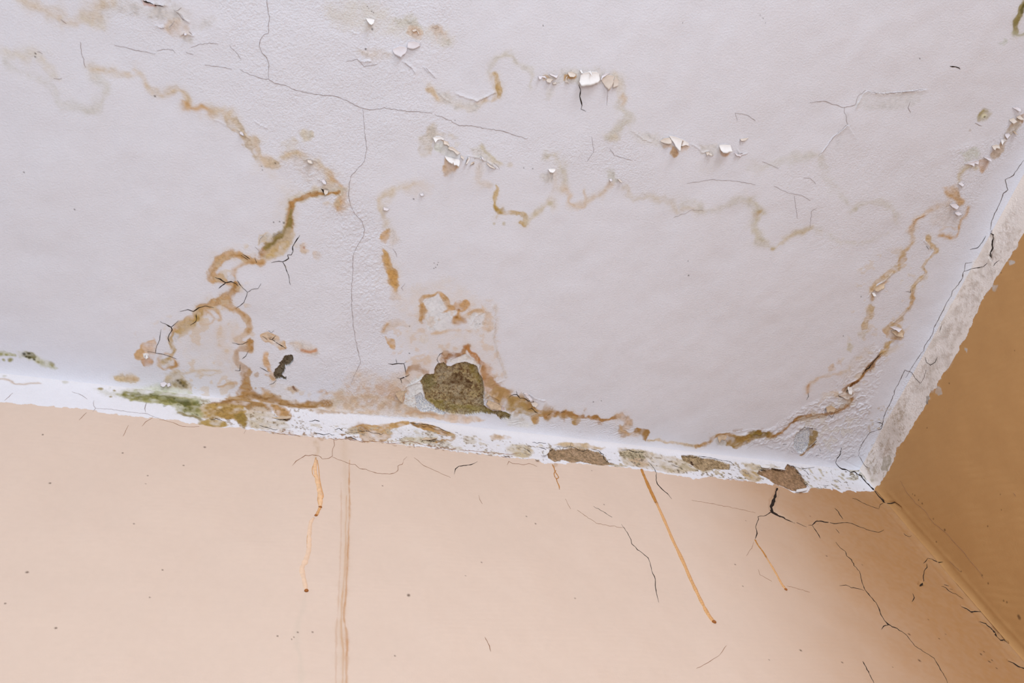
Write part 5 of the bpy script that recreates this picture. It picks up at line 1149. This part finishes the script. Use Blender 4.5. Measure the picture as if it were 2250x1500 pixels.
for s, lab, rise, mat, nh in (
    ("976,342 986,345 998,349 1011,351 1009,357 1006,361 1001,358 996,358 995,353 993,356 986,353 980,348", 'large white curled flake casting a brown shadow at the centre of the ceiling', .012, Wh, 4),
    ("951,302 958,299 968,300 975,304 974,307 968,305 962,306 959,308 956,311 954,307", 'small white flake at the upper left end of the central row of curls', .007, Wh, 4),
    ("975,308 983,310 988,317 986,320 981,316 974,313", 'narrow white curl second in the central row', .006, Cr, 3),
    ("985,322 995,322 1004,330 1012,336 1004,337 997,331 990,328 984,325", 'long thin white curl third in the central row, just above the large flake', .006, Cr, 4),
    ("1012,340 1019,345 1018,350 1012,345", 'tiny chip at the right end of the long thin curl', .004, Cr, 2),
    ("1028,343 1032,345 1031,352 1026,359 1021,358 1026,350", 'upright white sliver right of the large central flake', .004, Wh, 2),
    ("1042,354 1042,360 1036,359 1032,361 1034,356", 'small white chip right of the upright sliver', .005, Cr, 2),
    ("1056,343 1062,346 1063,351 1059,348", 'tiny white curl above the second yellow patch', .004, Ce, 2),
    ("1068,357 1074,359 1079,365 1090,370 1084,369 1076,365 1070,360", 'thin slanting curl below the pale yellow patch', .003, Cr, 4),
    ("1276,163 1285,159 1298,157 1310,157 1317,162 1317,173 1311,180 1302,183 1294,185 1284,185 1274,186 1271,178 1273,170", 'largest white flap of paint, hanging in the upper right of centre', .010, Wh, 5),
    ("1322,166 1332,160 1340,160 1326,168 1320,173 1317,175", 'white pointed flake touching the largest flap on its right', .006, Ce, 3),
    ("1320,174 1334,164 1350,166 1347,178 1344,188 1336,197 1331,191 1326,184", 'cream tongue shaped flake right of the largest flap', .005, Cr, 3),
    ("1347,178 1352,168 1359,178 1357,188 1346,192", 'faint cream flake at the far right of the flap cluster', .003, Cr, 3),
    ("1284,160 1290,158 1298,155 1299,158 1298,165 1295,159", 'rolled thin curl lying on top of the largest flap', .006, Wh, 3),
    ("1273,154 1278,153 1280,159 1276,160", 'tiny white curl above the left end of the largest flap', .005, Wh, 2),
    ("1247,158 1256,157 1264,162 1265,165 1259,168 1250,167 1248,163", 'cream flake with a brown hollow beneath it, left of the largest flap', .006, Cr, 3),
    ("1182,167 1186,167 1191,168 1198,167 1201,173 1196,170 1190,169 1188,172 1184,173", 'white chip at the far left of the upper flake row', .005, Ce, 4),
    ("1206,162 1212,161 1221,166 1226,162 1226,167 1221,170 1215,167 1210,165", 'wavy white curl second in the upper flake row', .005, Ce, 3),
    ("1202,172 1214,172 1216,175 1211,177 1208,181 1202,180 1199,175", 'cream chip hanging below the wavy curl', .004, Cr, 2),
    ("1241,178 1244,168 1248,166 1244,174 1250,181 1242,181", 'small cream chip under the flake with the brown hollow', .004, Cr, 2),
    ("1213,181 1222,180 1224,183 1215,184", 'thin cream sliver below the upper flake row', .003, Cr, 2),
    ("1470,297 1480,299 1500,306 1513,314 1512,320 1506,318 1499,320 1493,321 1489,329 1485,324 1481,319 1478,311 1474,306", 'jagged white flake shaped like a tooth, casting a pointed shadow', .011, Wh, 4),
    ("1450,309 1460,303 1471,302 1474,307 1473,314 1467,315 1460,314", 'cream flap touching the left of the jagged white flake', .005, Cr, 3),
    ("1580,318 1590,317 1600,318 1605,318 1605,331 1598,331 1592,333 1584,332 1581,328", 'square white flake standing off the ceiling', .009, Wh, 4),
    ("1550,334 1556,333 1560,337 1567,339 1562,341 1556,338 1552,341", 'thin white curl left of the square flake', .004, Cr, 2),
    ("1612,334 1620,338 1625,342 1632,336 1626,344 1616,340", 'thin pale curl right of the square flake', .003, Ce, 2),
    ("1626,305 1636,304 1645,302 1636,308 1628,309", 'slight upstanding curl above the square flake', .002, Cr, 3),
    ("804,40 813,40 823,43 821,50 816,53 812,51 808,47", 'white drop shaped flake near the top edge', .009, Wh, 3),
    ("896,92 908,90 922,94 924,101 916,104 907,107 900,106 895,104", 'upper sheet of the pair of loose white sheets near the top', .003, Ce, 3),
    ("862,108 878,100 895,104 893,112 890,117 884,120 881,125 875,122 867,118", 'lower sheet of the pair of loose white sheets near the top', .006, Ce, 3),
    ("905,66 914,63 918,68 922,74 919,75 915,67 909,70", 'thin cream curl over a pink patch near the top', .004, Cr, 2),
    ("950,58 960,54 966,60 962,60 956,62", 'faint cream curl at the right end of the top stain', .003, Cr, 3),
    ("405,72 411,73 412,76 407,77", 'small white curl at the lower tip of the upper left patch', .004, Ce, 2),
    ("1204,371 1212,370 1220,371 1219,374 1213,377 1207,376", 'small white chip above the middle of the zigzag tide mark', .006, Wh, 3),
    ("1338,393 1344,392 1345,395 1340,397", 'tiny white chip left of another at the top of a tide mark', .004, Ce, 2),
    ("1356,392 1362,394 1368,400 1362,398", 'tiny white chip beside a dark slit on the faint tide mark', .004, Cr, 2),
    ("842,454 848,458 856,459 850,461 843,459", 'small white curl at the top of the upright orange streak', .004, Ce, 3),
    ("922,425 930,424 932,428 925,429", 'small white curl right of the upright orange streak', .003, Ce, 2),
    ("706,395 712,393 718,399 717,403 711,402", 'white chip above the black nick in the ochre streak', .005, Ce, 2),
    ("712,416 722,418 720,424 715,426 712,422", 'cream tongue of paint hanging over the dark stain at the nick', .005, Cr, 2),
    ("675,350 684,352 690,358 683,357 677,355", 'cream curl on the tan mark above the ochre streak', .005, Cr, 2),
    ("526,288 532,289 538,296 534,296 528,293", 'small white curl on the tan mark in the left ceiling', .004, Ce, 2),
    ("2224,236 2234,234 2240,240 2236,245 2230,240", 'white chip topmost of the row climbing the right edge', .006, Ce, 2),
    ("2230,256 2240,252 2244,262 2238,262", 'white chip above the brown blot at the right edge', .006, Cr, 2),
    ("2216,262 2226,258 2230,266 2220,270", 'cream chip left of the brown blot at the right edge', .006, Cr, 2),
    ("2208,293 2216,292 2218,296 2211,300 2206,303", 'white curl pointing right in the middle of the right edge row', .007, Ce, 2),
    ("2199,306 2208,304 2210,308 2200,313 2196,317", 'long white curl below the one pointing right', .007, Wh, 2),
    ("2224,286 2230,290 2232,296 2227,293", 'brown shaded chip on the right side of the right edge row', .006, St, 2),
    ("2178,320 2188,317 2195,318 2193,325 2186,324 2180,328", 'cream chip at the foot of the slanting dark slit by the right edge', .007, Cr, 3),
    ("2160,344 2168,343 2176,348 2172,352 2166,349", 'white curl over an orange brown patch near the right edge', .008, Ce, 3),
    ("2118,360 2130,356 2142,352 2150,354 2146,360 2140,358 2136,364 2126,360", 'pale lifted rim above the tan loops near the right edge', .005, Ce, 4),
    ("2104,402 2112,400 2118,404 2110,408", 'white chip left of the tan loops, between the upper and lower loop', .005, Ce, 2),
    ("2086,448 2098,446 2106,452 2098,458 2090,454", 'white chip within the tan loops near the right cove', .006, Ce, 2),
    ("2096,466 2106,464 2112,470 2102,472", 'white chip lowest of the group within the tan loops', .005, Ce, 2),
    ("1915,642 1922,642 1922,648 1916,648", 'white speck of paint heading the broken tan streak', .005, Wh, 2),
    ("1918,636 1930,626 1944,622 1940,630 1926,638", 'stained strip of paint lifting off the broken tan streak', .005, St, 3),
    ("1958,728 1968,725 1984,730 1980,738 1968,736", 'stained plate of paint in the round knot of the brown streak', .006, St, 3),
    ("1954,718 1966,716 1982,722 1972,726", 'white rim of paint on top of the round brown knot', .006, Ce, 3),
    ("1842,868 1855,862 1870,862 1866,868 1860,875 1852,872", 'cream plate of paint at the bend of the long brown streak', .005, Cr, 3),
    ("1862,848 1870,850 1872,856 1866,862 1860,860", 'white chip beside the dark bend of the long brown streak', .006, Wh, 2),
    ("1814,893 1826,890 1836,896 1830,904 1822,902 1816,904", 'stained curl with a dark outline on the long brown streak', .005, St, 3),
    ("1576,958 1590,955 1598,958 1592,965 1584,964 1578,970", 'orange chip above a white gap in the olive brown stain', .005, St, 3),
    ("1150,862 1158,862 1164,870 1172,876 1166,878 1156,870", 'white torn tongue right of the spidery crack', .006, Ce, 2),
    ("1166,884 1176,882 1182,886 1176,892 1170,890", 'cream torn chip below the white tongue by the spidery crack', .005, Cr, 2),
    ("1102,890 1088,884 1072,878 1068,884 1078,896 1100,900", 'stained plate of paint at the lower right rim of the big spall', .004, St, 3),
    ("885,870 895,856 878,858 868,862 874,874 884,884", 'tan leaf of paint lifting left of the big spall', .004, St, 3),
    ("318,780 324,778 328,783 322,786", 'white chip inside the joined rust rings', .004, Wh, 2),
    ("352,840 362,838 368,842 360,848 354,846", 'curled white chip left of the olive mould blot', .006, Ce, 2),
    ("366,842 374,840 378,845 370,848", 'second curled white chip touching the olive mould blot', .005, Ce, 2),
):
    flake(s, lab, rise, mat, nh=nh)
for s, lab, rise, mat, nh in (
    ("1204,988 1196,994 1193,1003 1197,1005 1204,1000 1207,992", 'upright white chip at the left end of the long grey brown spall', .006, Wh, 2),
    ("1670,1022 1680,1022 1692,1025 1690,1030 1680,1033 1672,1030", 'white plate of paint over a black gap beside the broad tan brown spall', .005, Wh, 3),
    ("1700,1028 1712,1030 1726,1032 1724,1036 1712,1034 1702,1032", 'thin white lip of paint above the broad tan brown spall', .004, Wh, 3),
    ("1750,1076 1766,1077 1774,1072 1772,1080 1760,1084 1748,1083", 'white crumb of paint at the lower end of the broad tan brown spall', .004, Wh, 3),
    ("598,918 610,922 630,920 640,914 638,922 630,926 615,924", 'amber lip of paint hanging at the end of a brown tongue on the cove', .005, St, 4),
    ("1176,1010 1184,1010 1184,1016 1178,1015", 'little cream curl just under the cove left of the long grey brown spall', .004, Cr, 2),
    ("925,968 935,962 948,966 960,964 958,970 945,970", 'amber plate of paint lifting over a black gap under the fish shaped stain', .005, St, 4),
    ("1106,1000 1116,999 1120,1004 1112,1006", 'small white chip at the lower edge of the cove', .004, Wh, 2),
):
    flake(s, lab, rise, mat, nh=nh, group='loose paint flakes on the cove')
